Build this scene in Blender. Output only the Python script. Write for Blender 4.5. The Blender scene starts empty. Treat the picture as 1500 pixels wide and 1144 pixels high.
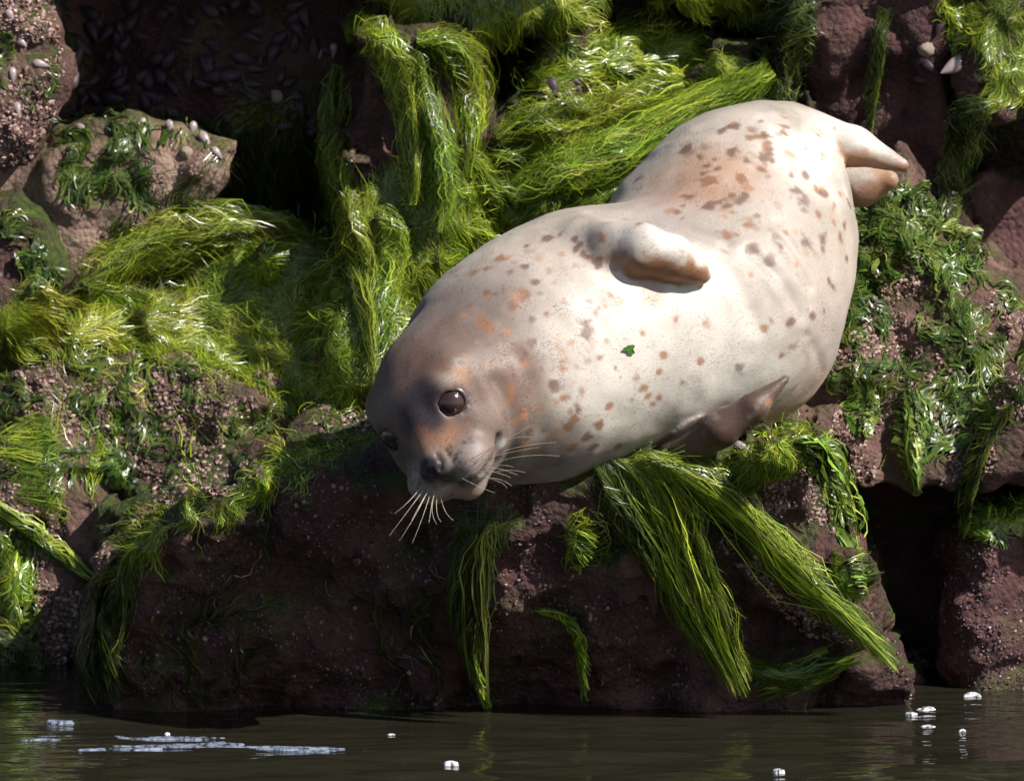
import bpy, math, random
import numpy as np
from mathutils import Vector
from mathutils.bvhtree import BVHTree
random.seed(7); RNG = np.random.default_rng(7)
SC = bpy.context.scene
COL = SC.collection

# ------------------------------------------------------------------ camera, sky, sun, exposure
ELEV = math.radians(7.0); DIST = 14.0
AIM = np.array([0.0, 0.0, 0.467])
CAMP = AIM + DIST*np.array([0.0, -math.cos(ELEV), math.sin(ELEV)])
FW = np.array([0.0, math.cos(ELEV), -math.sin(ELEV)]); RT = np.array([1.0, 0, 0]); UP = np.array([0.0, math.sin(ELEV), math.cos(ELEV)])
cam = bpy.data.cameras.new('camera'); camo = bpy.data.objects.new('camera', cam); COL.objects.link(camo)
camo.location = CAMP; camo.rotation_euler = (math.pi/2-ELEV, 0, 0)
cam.sensor_width = 36; cam.lens = 36*DIST/1.5; cam.clip_start = 0.5; cam.clip_end = 400
cam.dof.use_dof = True; cam.dof.focus_distance = DIST-0.2; cam.dof.aperture_fstop = 9
SC.camera = camo
SUN = np.array([0.62, -0.38, 0.70]); SUN /= np.linalg.norm(SUN)
w = bpy.data.worlds.new('World'); SC.world = w; w.use_nodes = True
nt = w.node_tree; bg = nt.nodes['Background']
sky = nt.nodes.new('ShaderNodeTexSky'); sky.sky_type = 'NISHITA'; sky.sun_disc = False
sky.sun_elevation = math.asin(SUN[2]); sky.sun_rotation = math.atan2(SUN[0], SUN[1])
nt.links.new(sky.outputs[0], bg.inputs[0]); bg.inputs[1].default_value = 0.068
sl = bpy.data.lights.new('sun', 'SUN'); slo = bpy.data.objects.new('sun', sl); COL.objects.link(slo)
sl.energy = 5.0; sl.angle = math.radians(0.5); sl.color = (1.0, 0.965, 0.91)
slo.rotation_euler = Vector(-SUN).to_track_quat('-Z', 'Y').to_euler()
SC.view_settings.view_transform = 'Standard'; SC.view_settings.look = 'None'
SC.view_settings.exposure = 0.70; SC.view_settings.gamma = 1.0
SC.render.engine = 'CYCLES'; SC.cycles.use_denoising = True
SC.cycles.max_bounces = 6; SC.cycles.diffuse_bounces = 3

def at(px, py, Y):
    """world point(s) at depth Y seen where the photograph shows (px, py); 1 px is about 1 mm"""
    px = np.asarray(px, float); py = np.asarray(py, float); Y = np.asarray(Y, float)
    px, py, Y = np.broadcast_arrays(px, py, Y)
    d = FW*DIST + RT*((px-750)/1000)[..., None] + UP*((572-py)/1000)[..., None]
    t = (Y-CAMP[1])/d[..., 1]
    return CAMP + d*t[..., None]

def to_px(P):
    v = P-CAMP; s = DIST/(v@FW)
    return 750+1000*(v@RT)*s, 572-1000*(v@UP)*s

# ------------------------------------------------------------------ helpers
_perm = np.random.default_rng(3).permutation(4096).astype(np.int64)
_vals = np.random.default_rng(4).uniform(-1, 1, 4096).astype(np.float32)
def vnoise(P, freq, seed=0):
    q = np.asarray(P, np.float64)*freq + 311.7 + seed*17.31
    i = np.floor(q).astype(np.int64); f = (q-i).astype(np.float32); f = f*f*f*(f*(f*6-15)+10)
    D = q.shape[-1]; out = 0
    for c in range(1 << D):
        wgt = 1; h = np.zeros(q.shape[:-1], np.int64)
        for k in range(D):
            b = (c >> k) & 1
            h = _perm[(h + i[..., k] + b) & 4095]
            wgt = wgt*(f[..., k] if b else 1-f[..., k])
        out = out + wgt*_vals[h]
    return out
def fbm(P, freq, oct=3, seed=0, gain=0.5):
    o = 0; a = 1
    for k in range(oct):
        o = o + a*vnoise(P, freq*2**k, seed+k*5); a *= gain
    return o
def sstep(a, b, x):
    t = np.clip((x-a)/(b-a), 0, 1); return t*t*(3-2*t)

def fast_mesh(name, V, F, smooth=True):
    V = np.ascontiguousarray(V, np.float32).reshape(-1, 3); F = np.asarray(F, np.int32)
    me = bpy.data.meshes.new(name); n = len(F); k = F.shape[1]
    me.vertices.add(len(V)); me.vertices.foreach_set('co', V.ravel())
    me.loops.add(n*k); me.loops.foreach_set('vertex_index', F.ravel())
    me.polygons.add(n); me.polygons.foreach_set('loop_start', np.arange(0, n*k, k, dtype=np.int32))
    me.update(calc_edges=True)
    me.polygons.foreach_set('use_smooth', np.full(n, smooth))
    me.validate(); return me
def set_attr(me, name, data, typ='FLOAT'):
    a = me.attributes.new(name, typ, 'POINT')
    a.data.foreach_set('value' if typ == 'FLOAT' else 'color', np.ascontiguousarray(data, np.float32).ravel())
def link(name, me, mat=None, parent=None, label=None, cat=None, group=None, kind=None):
    o = bpy.data.objects.new(name, me); COL.objects.link(o)
    if mat is not None and me is not None and not me.materials: me.materials.append(mat)
    if parent is not None: o.parent = parent
    tag(o, label, cat, group, kind); return o
def tag(o, label=None, cat=None, group=None, kind=None):
    for k, v in (('label', label), ('category', cat), ('group', group), ('kind', kind)):
        if v: o[k] = v

def surface_nets(f, org, h):
    """quads of the zero level of a sampled field"""
    s = f < 0
    nx, ny, nz = f.shape
    cnt = np.zeros((nx-1, ny-1, nz-1), np.int8)
    for a in (0, 1):
        for b in (0, 1):
            for c in (0, 1): cnt += s[a:nx-1+a, b:ny-1+b, c:nz-1+c]
    act = (cnt > 0) & (cnt < 8); idx = np.argwhere(act)
    vid = np.full(act.shape, -1, np.int32); vid[act] = np.arange(len(idx))
    acc = np.zeros((len(idx), 3)); n = np.zeros(len(idx))
    cs = [(a, b, c) for a in (0, 1) for b in (0, 1) for c in (0, 1)]
    val = {c: f[idx[:, 0]+c[0], idx[:, 1]+c[1], idx[:, 2]+c[2]] for c in cs}
    for c in cs:
        for ax in range(3):
            if c[ax] == 0:
                d = list(c); d[ax] = 1; d = tuple(d)
                va, vb = val[c], val[d]; m = (va < 0) != (vb < 0)
                t = va[m]/(va[m]-vb[m])
                p = np.tile(np.array(c, float), (m.sum(), 1)); p[:, ax] = t
                acc[m] += p; n[m] += 1
    V = (idx + acc/n[:, None])*h + org
    Q = []
    for ax in range(3):
        o1, o2 = [(1, 2), (2, 0), (0, 1)][ax]
        sl0 = [slice(None)]*3; sl1 = [slice(None)]*3; sl0[ax] = slice(0, -1); sl1[ax] = slice(1, None)
        a0, a1 = s[tuple(sl0)], s[tuple(sl1)]
        e = np.argwhere(a0 != a1)
        e = e[(e[:, o1] > 0) & (e[:, o2] > 0) & (e[:, o1] < f.shape[o1]-1) & (e[:, o2] < f.shape[o2]-1)]
        def cell(d1, d2):
            q = e.copy(); q[:, o1] -= d1; q[:, o2] -= d2
            return vid[q[:, 0], q[:, 1], q[:, 2]]
        q = np.stack([cell(1, 1), cell(0, 1), cell(0, 0), cell(1, 0)], 1)
        ins = a0[e[:, 0], e[:, 1], e[:, 2]]
        q[~ins] = q[~ins][:, ::-1]
        Q.append(q)
    Q = np.concatenate(Q); Q = Q[(Q >= 0).all(1)]
    return V, Q

def vnormals(V, Q):
    n = np.cross(V[Q[:, 2]]-V[Q[:, 0]], V[Q[:, 3]]-V[Q[:, 1]])
    N = np.zeros_like(V)
    for k in range(4): np.add.at(N, Q[:, k], n)
    return N/np.maximum(np.linalg.norm(N, axis=1, keepdims=True), 1e-12)

def poly_sdf(px, pz, poly):
    d = np.full(px.shape, 1e9); ins = np.zeros(px.shape, bool)
    for (ax, az), (bx, bz) in zip(poly, np.roll(poly, -1, 0)):
        ex, ez = bx-ax, bz-az; wx, wz = px-ax, pz-az
        t = np.clip((wx*ex+wz*ez)/(ex*ex+ez*ez+1e-12), 0, 1)
        d = np.minimum(d, np.hypot(wx-ex*t, wz-ez*t))
        c = ((az > pz) != (bz > pz)); den = np.where(abs(bz-az) < 1e-9, 1e-9, bz-az)
        ins ^= c & (px < (bx-ax)*(pz-az)/den + ax)
    return np.where(ins, -d, d)

# ------------------------------------------------------------------ materials
def new_mat(name):
    m = bpy.data.materials.new(name); m.use_nodes = True
    return m, m.node_tree, m.node_tree.nodes['Principled BSDF']
def N(nt, t, **kw):
    n = nt.nodes.new(t)
    for k, v in kw.items(): setattr(n, k, v)
    return n
def ramp(nt, src, stops):
    r = N(nt, 'ShaderNodeValToRGB'); nt.links.new(src, r.inputs[0])
    e = r.color_ramp.elements
    while len(e) < len(stops): e.new(0.5)
    for q, (p, c) in zip(e, stops): q.position = p; q.color = (*c, 1)
    return r
def noise(nt, scale, detail=4, rough=0.6, co=None):
    n = N(nt, 'ShaderNodeTexNoise'); n.inputs['Scale'].default_value = scale
    n.inputs['Detail'].default_value = detail; n.inputs['Roughness'].default_value = rough
    if co is None: co = N(nt, 'ShaderNodeTexCoord').outputs['Object']
    nt.links.new(co, n.inputs['Vector']); return n
def mix(nt, f, a, b):
    m = N(nt, 'ShaderNodeMix', data_type='RGBA')
    for i, s in ((0, f), (6, a), (7, b)):
        if hasattr(s, 'links'): nt.links.new(s, m.inputs[i])
        elif i == 0: m.inputs[0].default_value = s
        else: m.inputs[i].default_value = (*s, 1)
    return m.outputs[2]

def rock_mat(name, dark, mid, light, pale=(0.45, 0.36, 0.33)):
    m, nt, b = new_mat(name)
    n1 = noise(nt, 9, 6, 0.65); base = ramp(nt, n1.outputs[0], [(0.32, dark), (0.52, mid), (0.72, light)])
    n2 = noise(nt, 120, 3, 0.7); sp = ramp(nt, n2.outputs[0], [(0.6, (0, 0, 0)), (0.72, (1, 1, 1))])
    n3 = noise(nt, 18, 2, 0.5); pm = ramp(nt, n3.outputs[0], [(0.45, (0, 0, 0)), (0.7, (0.5, 0.5, 0.5))])
    mul = N(nt, 'ShaderNodeMath', operation='MULTIPLY'); nt.links.new(sp.outputs[0], mul.inputs[0]); nt.links.new(pm.outputs[0], mul.inputs[1])
    c = mix(nt, mul.outputs[0], base.outputs[0], pale)
    at_ = N(nt, 'ShaderNodeAttribute', attribute_name='film')
    gn = ramp(nt, noise(nt, 60, 4, 0.7).outputs[0], [(0.3, (0.012, 0.020, 0.004)), (0.55, (0.045, 0.065, 0.008)), (0.75, (0.11, 0.14, 0.018))])
    c = mix(nt, at_.outputs['Fac'], c, gn.outputs[0])
    nt.links.new(c, b.inputs['Base Color'])
    b.inputs['Roughness'].default_value = 0.55; b.inputs['Specular IOR Level'].default_value = 0.35
    bu = N(nt, 'ShaderNodeBump'); bu.inputs['Distance'].default_value = 0.010; bu.inputs['Strength'].default_value = 1.0
    vo = N(nt, 'ShaderNodeTexVoronoi'); vo.inputs['Scale'].default_value = 110
    nt.links.new(N(nt, 'ShaderNodeTexCoord').outputs['Object'], vo.inputs['Vector'])
    ad = N(nt, 'ShaderNodeMath', operation='SUBTRACT'); nt.links.new(noise(nt, 70, 6, 0.75).outputs[0], ad.inputs[0])
    m2 = N(nt, 'ShaderNodeMath', operation='MULTIPLY'); nt.links.new(vo.outputs['Distance'], m2.inputs[0]); m2.inputs[1].default_value = 0.5
    nt.links.new(m2.outputs[0], ad.inputs[1]); nt.links.new(ad.outputs[0], bu.inputs['Height'])
    nt.links.new(bu.outputs[0], b.inputs['Normal'])
    return m
M_ROCK = rock_mat('wet_purple_rock', (0.030, 0.011, 0.012), (0.085, 0.033, 0.031), (0.17, 0.080, 0.068))
M_ROCKP = rock_mat('barnacled_rock', (0.055, 0.026, 0.022), (0.15, 0.078, 0.062), (0.28, 0.165, 0.128))
M_ROCKO = rock_mat('ochre_rock', (0.10, 0.06, 0.045), (0.24, 0.15, 0.11), (0.38, 0.27, 0.2))

def weed_mat(name, rough=0.42, spec=0.5, trans=0.22):
    m, nt, b = new_mat(name)
    a = N(nt, 'ShaderNodeAttribute', attribute_name='tint')
    nt.links.new(a.outputs['Color'], b.inputs['Base Color'])
    b.inputs['Roughness'].default_value = rough; b.inputs['Specular IOR Level'].default_value = spec
    tr = N(nt, 'ShaderNodeBsdfTranslucent'); nt.links.new(a.outputs['Color'], tr.inputs[0])
    mx = N(nt, 'ShaderNodeMixShader'); mx.inputs[0].default_value = trans
    nt.links.new(b.outputs[0], mx.inputs[1]); nt.links.new(tr.outputs[0], mx.inputs[2])
    nt.links.new(mx.outputs[0], nt.nodes['Material Output'].inputs[0])
    return m
M_WEED = weed_mat('filament_weed', 0.28, 0.5)
M_WET = weed_mat('wet_leaf_weed', 0.30, 0.35, 0.2)

def simple(name, col, rough=0.5, spec=0.5, var=0.3, scale=60, bump=0.0):
    m, nt, b = new_mat(name)
    n = noise(nt, scale, 4); c = np.array(col)
    r = ramp(nt, n.outputs[0], [(0.3, tuple(c*(1-var))), (0.7, tuple(np.minimum(c*(1+var), 0.95)))])
    nt.links.new(r.outputs[0], b.inputs['Base Color'])
    b.inputs['Roughness'].default_value = rough; b.inputs['Specular IOR Level'].default_value = spec
    if bump:
        bu = N(nt, 'ShaderNodeBump'); bu.inputs['Distance'].default_value = bump
        nt.links.new(n.outputs[0], bu.inputs['Height']); nt.links.new(bu.outputs[0], b.inputs['Normal'])
    return m

# ------------------------------------------------------------------ rocks
ROCKV, ROCKF = [], []; _off = 0
def reg_rock(V, Q):
    global _off
    ROCKV.append(V); ROCKF.append(Q+_off); _off += len(V)
def boulder(name, poly, y0, y1, lean=0.0, R=0.07, h=0.012, amp=(0.03, 0.012), mat=None, film=0.0, film_up=1.0, label='', seed=0, fine=0.007, zref=0.3, skew=0.0):
    """closed rock: outline seen from the sea, front at y0, back at y1; lean = dY/dz, skew = dY/dx of the front"""
    P = at(np.array(poly, float)[:, 0], np.array(poly, float)[:, 1], y0)
    poly2 = P[:, [0, 2]]
    x0, z0 = poly2.min(0)-0.08; x1, z1 = poly2.max(0)+0.08; z0 = max(z0, -0.2)
    span = abs(lean)*(z1-z0)+abs(skew)*(x1-x0)
    ya, yb = y0-span-0.08, y1+span+0.08
    X = np.arange(x0, x1, h); Yg = np.arange(ya, yb, h); Z = np.arange(z0, z1, h)
    gx, gz = np.meshgrid(X, Z, indexing='ij')
    d2 = poly_sdf(gx, gz, poly2) + R
    off = lean*(gz-zref) + skew*(gx-gx.mean())
    yy = Yg[None, :, None]-off[:, None, :]
    w_ = np.abs(yy-(y0+y1)/2)-(y1-y0)/2+R
    D2 = np.broadcast_to(d2[:, None, :], w_.shape)
    f = np.minimum(np.maximum(D2, w_), 0)+np.hypot(np.maximum(D2, 0), np.maximum(w_, 0))-R
    m = np.abs(f) < 0.07
    ii = np.argwhere(m); Pn = ii*h+np.array([x0, ya, z0])
    nz = amp[0]*fbm(Pn, 6, 3, seed) + amp[1]*np.abs(vnoise(Pn, 22, seed+3)) + fine*vnoise(Pn, 70, seed+9)
    nz = nz + 0.018*np.exp(-(vnoise(Pn*np.array([1, 1, 0.6]), 5, seed+33)/0.055)**2)
    f[m] += nz
    f[:, :, :1] = np.maximum(f[:, :, :1], 0.001)
    V, Q = surface_nets(f, np.array([x0, ya, z0]), h)
    me = fast_mesh(name, V, Q)
    Nn = vnormals(V, Q)
    nn = fbm(V, 12, 3, seed+20)
    fl = np.clip(film*(1+1.6*nn) + film_up*sstep(0.15, 0.8, Nn[:, 2]+0.5*nn)*0.9 + 0.4*nn*film, 0, 1)
    set_attr(me, 'film', fl)
    o = link(name, me, mat or M_ROCK, label=label, cat='rock')
    reg_rock(V, Q); return o

# cliff behind (relief surface with an unseen overhang added above to shade the wall)
gx = np.arange(-2.3, 2.3, 0.017); gz = np.arange(-0.3, 1.9, 0.017)
CX, CZ = np.meshgrid(gx, gz, indexing='ij')
P3 = np.stack([CX, CZ*0+0.3, CZ], -1)
CY = 0.90 + 0.10*fbm(P3, 2.2, 3, 1) + 0.04*np.abs(fbm(P3, 8, 3, 2)) + 0.008*vnoise(P3, 60, 4)
CY -= 0.30*sstep(0.98, 1.14, CZ+0.06*fbm(P3, 3, 2, 8))
CY += 0.5*sstep(1.25, 1.9, CZ)
n0, n1 = CX.shape
ids = np.arange(n0*n1).reshape(n0, n1)
Qc = np.stack([ids[:-1, :-1], ids[1:, :-1], ids[1:, 1:], ids[:-1, 1:]], -1).reshape(-1, 4)
Vc = np.stack([CX, CY, CZ], -1).reshape(-1, 3)
me = fast_mesh('cliff', Vc, Qc)
set_attr(me, 'film', np.clip(0.25+0.8*fbm(Vc, 5, 3, 31), 0, 0.8)*0.8)
link('cliff', me, M_ROCK, kind='structure'); reg_rock(Vc, Qc)

ROCK = {}
def B(key, *a, **k): ROCK[key] = boulder(*a, **k)
B('front', 'boulder', [(140,1180),(138,900),(150,830),(200,790),(290,745),(390,690),(480,662),(600,665),(760,690),(860,672),(950,655),(1050,650),(1130,632),(1195,640),(1235,700),(1255,790),(1280,860),(1300,950),(1335,1000),(1340,1180)],
  -0.14, 0.55, lean=-0.5, R=0.06, h=0.0074, amp=(0.04, 0.028), film=0.14, film_up=0.9, label='dark purple boulder rising from the water, with the seal lying across its top', seed=1, zref=0.2)
B('ledge', 'boulder', [(-420,1150),(-420,530),(0,525),(120,510),(250,508),(400,520),(500,565),(600,625),(660,700),(660,1150)],
  0.42, 0.85, lean=0.35, R=0.09, h=0.008, amp=(0.04, 0.02), mat=M_ROCKP, film=0.05, film_up=0.5, label='broad pinkish barnacled ledge sloping to the water beside the dark boulder', seed=2, zref=0.1)
B('ledge2', 'boulder', [(-420,700),(-420,480),(0,470),(60,430),(130,420),(250,445),(420,465),(540,520),(640,600),(640,760),(-420,760)],
  0.62, 0.95, lean=0.25, R=0.06, h=0.012, amp=(0.06, 0.04), film=0.75, label='low mound under the yellow-green weed mat above the pinkish ledge', seed=3, zref=0.5)
B('swoosh', 'boulder', [(110,500),(150,405),(240,358),(340,338),(440,345),(500,400),(560,600),(400,640),(150,600)],
  0.66, 0.98, lean=0.15, R=0.06, amp=(0.06, 0.04), film=0.8, label='rounded rock under a sweeping arch of green weed', seed=4, zref=0.6)
B('column', 'boulder', [(465,620),(470,300),(468,180),(500,90),(520,50),(580,42),(640,65),(690,105),(706,160),(690,260),(730,600)],
  0.54, 1.0, lean=0.12, R=0.06, amp=(0.06, 0.04), film=0.03, film_up=0.5, label='upright rock column draped with long hanging green weed', seed=5, zref=0.7)
B('mound', 'boulder', [(735,200),(780,150),(800,95),(870,55),(950,50),(1040,75),(1130,100),(1200,160),(1200,420),(900,520),(715,500),(700,290),(745,260)],
  0.66, 1.0, lean=0.35, R=0.05, amp=(0.08, 0.06), film=0.2, film_up=0.7, label='weed-covered mound rising behind the back of the seal', seed=6, zref=0.7)
B('ochre', 'boulder', [(-60,440),(-60,235),(30,210),(100,195),(190,185),(260,190),(325,220),(310,265),(255,325),(235,365),(140,440)],
  0.66, 1.0, lean=0.05, R=0.04, h=0.008, mat=M_ROCKO, film=0.0, film_up=0.8, label='ochre stone with a sunlit bare face and wet weed fringe', seed=7, zref=0.7, fine=0.006)
B('small', 'boulder', [(-120,500),(-120,305),(20,298),(60,345),(98,415),(70,470)],
  0.55, 0.9, lean=0.1, R=0.04, film=0.1, label='small dark stone with wet weed beside the ochre stone', seed=8, zref=0.6)
B('corner', 'boulder', [(-80,260),(-80,-80),(45,-80),(75,50),(105,130),(60,235)],
  0.58, 1.1, lean=0.1, R=0.05, mat=M_ROCKP, film=0.1, label='barnacled outcrop above the ochre stone', seed=9, zref=0.8)
B('band', 'boulder', [(540,-110),(545,15),(620,42),(700,60),(760,70),(860,50),(885,-110)],
  0.68, 1.1, lean=0.2, R=0.05, film=0.8, label='weedy brow of rock above the draped column', seed=10, zref=0.9)
B('brow', 'boulder', [(930,-110),(960,15),(1060,40),(1130,20),(1150,-110)],
  0.70, 1.1, lean=0.2, R=0.05, film=0.7, label='weedy brow of rock above the mound behind the seal', seed=11, zref=0.9)
B('slope', 'boulder', [(930,700),(930,360),(1050,320),(1260,312),(1330,308),(1390,365),(1470,430),(1560,500),(1600,700),(1445,716),(1380,728),(1310,722),(1240,716),(1150,700)],
  0.10, 0.75, lean=0.55, R=0.06, h=0.008, amp=(0.04, 0.025), mat=M_ROCKP, film=0.12, film_up=0.35, label='sloping barnacled boulder scattered with glossy leaf weed behind the seal', seed=12, zref=0.33)
B('recess', 'boulder', [(1180,1150),(1190,660),(1500,660),(1500,1150)],
  0.36, 0.8, lean=-0.1, R=0.05, film=0.0, label='dark shaded rock in the recess under the leaf-weed slope', seed=13, zref=0.2)
B('lowright', 'boulder', [(1395,1150),(1402,860),(1400,800),(1440,750),(1500,728),(1680,715),(1680,1150)],
  0.16, 0.7, lean=0.0, R=0.06, h=0.008, film=0.0, film_up=0.7, label='dark boulder at the water beside the shaded recess', seed=14, zref=0.1)
B('edge', 'boulder', [(1425,740),(1440,620),(1470,560),(1520,530),(1680,520),(1680,760)],
  0.06, 0.6, lean=-0.1, R=0.05, film=0.1, film_up=0.4, label='shaded block overhanging the dark boulder at the water', seed=15, zref=0.35)
B('topright', 'boulder', [(1385,140),(1382,60),(1400,10),(1480,-30),(1680,-80),(1680,150),(1500,170),(1430,180)],
  0.62, 1.1, lean=0.2, R=0.05, film=0.5, label='weed-topped rock high above the leaf-weed slope', seed=16, zref=0.8)
B('wall', 'boulder', [(1380,420),(1400,300),(1440,230),(1680,220),(1680,600),(1480,470)],
  0.80, 1.1, lean=-0.2, R=0.05, film=0.0, film_up=0.1, label='shaded purple rock wall under the weed-topped rock', seed=17, zref=0.6)

B('backwall', 'boulder', [(1140,-110),(1160,60),(1165,330),(1230,440),(1410,440),(1410,-110)],
  0.76, 1.15, lean=-0.28, R=0.05, film=0.0, film_up=0.2, label='bare purple rock wall in shade above the hind flippers', seed=18, zref=0.7, skew=-0.3)

AV = np.concatenate(ROCKV); AF = np.concatenate(ROCKF)
BV = BVHTree.FromPolygons(AV.tolist(), AF.tolist())
# depth of the rock surface along the lines of sight
STEP = 3.0; GX0, GX1, GY0, GY1 = -160, 1660, -120, 1190
gpx = np.arange(GX0, GX1, STEP); gpy = np.arange(GY0, GY1, STEP)
DM = np.full((len(gpx), len(gpy)), 1.2)
co = Vector(CAMP)
for i, X in enumerate(gpx):
    d = FW*DIST + RT*((X-750)/1000) + UP[None]*((572-gpy)/1000)[:, None]
    for j in range(len(gpy)):
        hit = BV.ray_cast(co, Vector(d[j]))
        if hit[0] is not None: DM[i, j] = hit[0].y
def depth(px, py):
    u = np.clip((px-GX0)/STEP, 0, len(gpx)-1.001); v = np.clip((py-GY0)/STEP, 0, len(gpy)-1.001)
    i = u.astype(int); j = v.astype(int); fu = u-i; fv = v-j
    return (DM[i, j]*(1-fu)*(1-fv)+DM[i+1, j]*fu*(1-fv)+DM[i, j+1]*(1-fu)*fv+DM[i+1, j+1]*fu*fv)

_k = np.array([1, 2, 3, 2, 1])/9.0
def blur(A):
    for ax in (0, 1):
        Pd = np.pad(A, [(2, 2) if a == ax else (0, 0) for a in range(2)], mode='edge')
        A = sum(_k[q]*np.take(Pd, range(q, q+A.shape[ax]), ax) for q in range(5))
    return A
_GX, _GY = np.meshgrid(gpx, gpy, indexing='ij')
_W = at(_GX, _GY, blur(DM))
NM = np.cross(np.gradient(_W, axis=0), np.gradient(_W, axis=1)); NM /= np.linalg.norm(NM, axis=-1, keepdims=True)
NM = np.where((NM[..., 1] > 0)[..., None], -NM, NM)
def surf_normal(px, py):
    u = np.clip((px-GX0)/STEP, 0, len(gpx)-1).astype(int); v = np.clip((py-GY0)/STEP, 0, len(gpy)-1).astype(int)
    return NM[u, v]

# ------------------------------------------------------------------ water
def axis(lo, hi, st, far):
    a = list(np.arange(lo, hi, st)); s = st; x = a[-1]
    while x < far: s *= 1.25; x += s; a.append(x)
    s = st; x = a[0]; b = []
    while x > -far: s *= 1.25; x -= s; b.append(x)
    return np.array(b[::-1]+a)
wx = axis(-1.1, 1.1, 0.017, 60); wy = axis(-1.7, 0.7, 0.013, 60)
WX, WY = np.meshgrid(wx, wy, indexing='ij')
WP = np.stack([WX, WY*2.6], -1)
WZ = (0.004*fbm(WP, 3.0, 2, 50) + 0.0011*fbm(WP, 11, 2, 51))*(0.7+2.8*sstep(-0.1, -1.1, WY))*np.exp(-(np.hypot(WX, WY)/3.0)**2)
ids = np.arange(WX.size).reshape(WX.shape)
Qw = np.stack([ids[:-1, :-1], ids[1:, :-1], ids[1:, 1:], ids[:-1, 1:]], -1).reshape(-1, 4)
me = fast_mesh('water', np.stack([WX, WY, WZ], -1).reshape(-1, 3), Qw)
m, nt, b = new_mat('murky_water')
b.inputs['Base Color'].default_value = (0.016, 0.015, 0.009, 1); b.inputs['Roughness'].default_value = 0.05
b.inputs['IOR'].default_value = 1.33
mp = N(nt, 'ShaderNodeMapping'); mp.inputs['Scale'].default_value = (1, 2.4, 1)
nt.links.new(N(nt, 'ShaderNodeTexCoord').outputs['Object'], mp.inputs[0])
n1 = noise(nt, 14, 2, 0.4, mp.outputs[0]); bu = N(nt, 'ShaderNodeBump'); bu.inputs['Distance'].default_value = 0.006; bu.inputs['Strength'].default_value = 0.6
nt.links.new(n1.outputs[0], bu.inputs['Height']); nt.links.new(bu.outputs[0], b.inputs['Normal'])
link('water', me, m, kind='structure')

# ------------------------------------------------------------------ the seal
def wpt(px, py, Y): return at(px, py, Y)
H = 0.0039
SX0, SX1, SY0, SY1 = -0.26, 0.64, -0.53, 0.40
SZ0, SZ1 = 0.22, 0.98
sx = np.arange(SX0, SX1, H); sy = np.arange(SY0, SY1, H); sz = np.arange(SZ0, SZ1, H)
FIELD = np.full((len(sx), len(sy), len(sz)), 1.0, np.float32)
def sub(lo, hi):
    i = [max(0, int((lo[k]-o)/H)) for k, o in enumerate((SX0, SY0, SZ0))]
    j = [min(n, int((hi[k]-o)/H)+2) for k, (o, n) in enumerate(zip((SX0, SY0, SZ0), FIELD.shape))]
    s = tuple(slice(a, b) for a, b in zip(i, j))
    return s, sx[s[0]][:, None, None].astype(np.float32), sy[s[1]][None, :, None].astype(np.float32), sz[s[2]][None, None, :].astype(np.float32)
def smin(a, b, k):
    h_ = np.maximum(k-np.abs(a-b), 0)/k
    return np.minimum(a, b)-h_*h_*k*0.25
def cone(p, q, r0, r1, k=0.05, cut=False, flat=None):
    p = np.array(p); q = np.array(q); m = max(r0, r1)+k+0.03
    s, X, Y, Z = sub(np.minimum(p, q)-m, np.maximum(p, q)+m)
    d = q-p; L = d@d + 1e-9
    t = np.clip(((X-p[0])*d[0]+(Y-p[1])*d[1]+(Z-p[2])*d[2])/L, 0, 1)
    ax, ay, az = X-(p[0]+t*d[0]), Y-(p[1]+t*d[1]), Z-(p[2]+t*d[2])
    if flat is not None:   # squeeze along a unit direction
        n, fac = flat; n = np.array(n)/np.linalg.norm(n)
        a = ax*n[0]+ay*n[1]+az*n[2]
        dist = np.sqrt(np.maximum(ax*ax+ay*ay+az*az + (fac*fac-1)*a*a, 0))
        v = (dist-(r0+t*(r1-r0)))*0.75
    else:
        v = np.sqrt(ax*ax+ay*ay+az*az)-(r0+t*(r1-r0))
    FIELD[s] = np.maximum(FIELD[s], -v) if cut else smin(FIELD[s], v, k)
def ell(c, axes, radii, k=0.03):
    m = max(radii)+k+0.03
    s, X, Y, Z = sub(np.array(c)-m, np.array(c)+m)
    a = [(X-c[0])*u[0]+(Y-c[1])*u[1]+(Z-c[2])*u[2] for u in axes]
    k0 = np.sqrt(sum((ai/r)**2 for ai, r in zip(a, radii))); k1 = np.sqrt(sum((ai/(r*r))**2 for ai, r in zip(a, radii)))+1e-9
    FIELD[s] = smin(FIELD[s], k0*(k0-1)/k1, k)
# trunk: (px, py, Y, radius)
TR = [(692,574,-0.25,0.116),(745,546,-0.19,0.160),(800,520,-0.14,0.174),(865,492,-0.10,0.179),(950,478,-0.07,0.172),(1052,456,-0.02,0.176),(1082,375,0.05,0.166),(1098,305,0.11,0.152)]
for a, b_ in zip(TR[:-1], TR[1:]):
    cone(wpt(*a[:3]), wpt(*b_[:3]), a[3], b_[3], 0.035)
cone(wpt(1000,350,0.08), wpt(1060,320,0.10), 0.118, 0.13, 0.05)
cone(wpt(1098,305,0.11), wpt(1132,222,0.17), 0.148, 0.066, 0.04)
cone(wpt(1132,216,0.17), wpt(1175,198,0.20), 0.058, 0.038, 0.03)
# hind flippers
cone(wpt(1160,186,0.17), wpt(1250,215,0.15), 0.036, 0.029, 0.012)
cone(wpt(1250,215,0.15), wpt(1321,242,0.13), 0.029, 0.011, 0.012)
cone(wpt(1190,250,0.24), wpt(1262,270,0.22), 0.050, 0.032, 0.012)
cone(wpt(1262,270,0.22), wpt(1304,264,0.20), 0.032, 0.014, 0.012)
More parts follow.
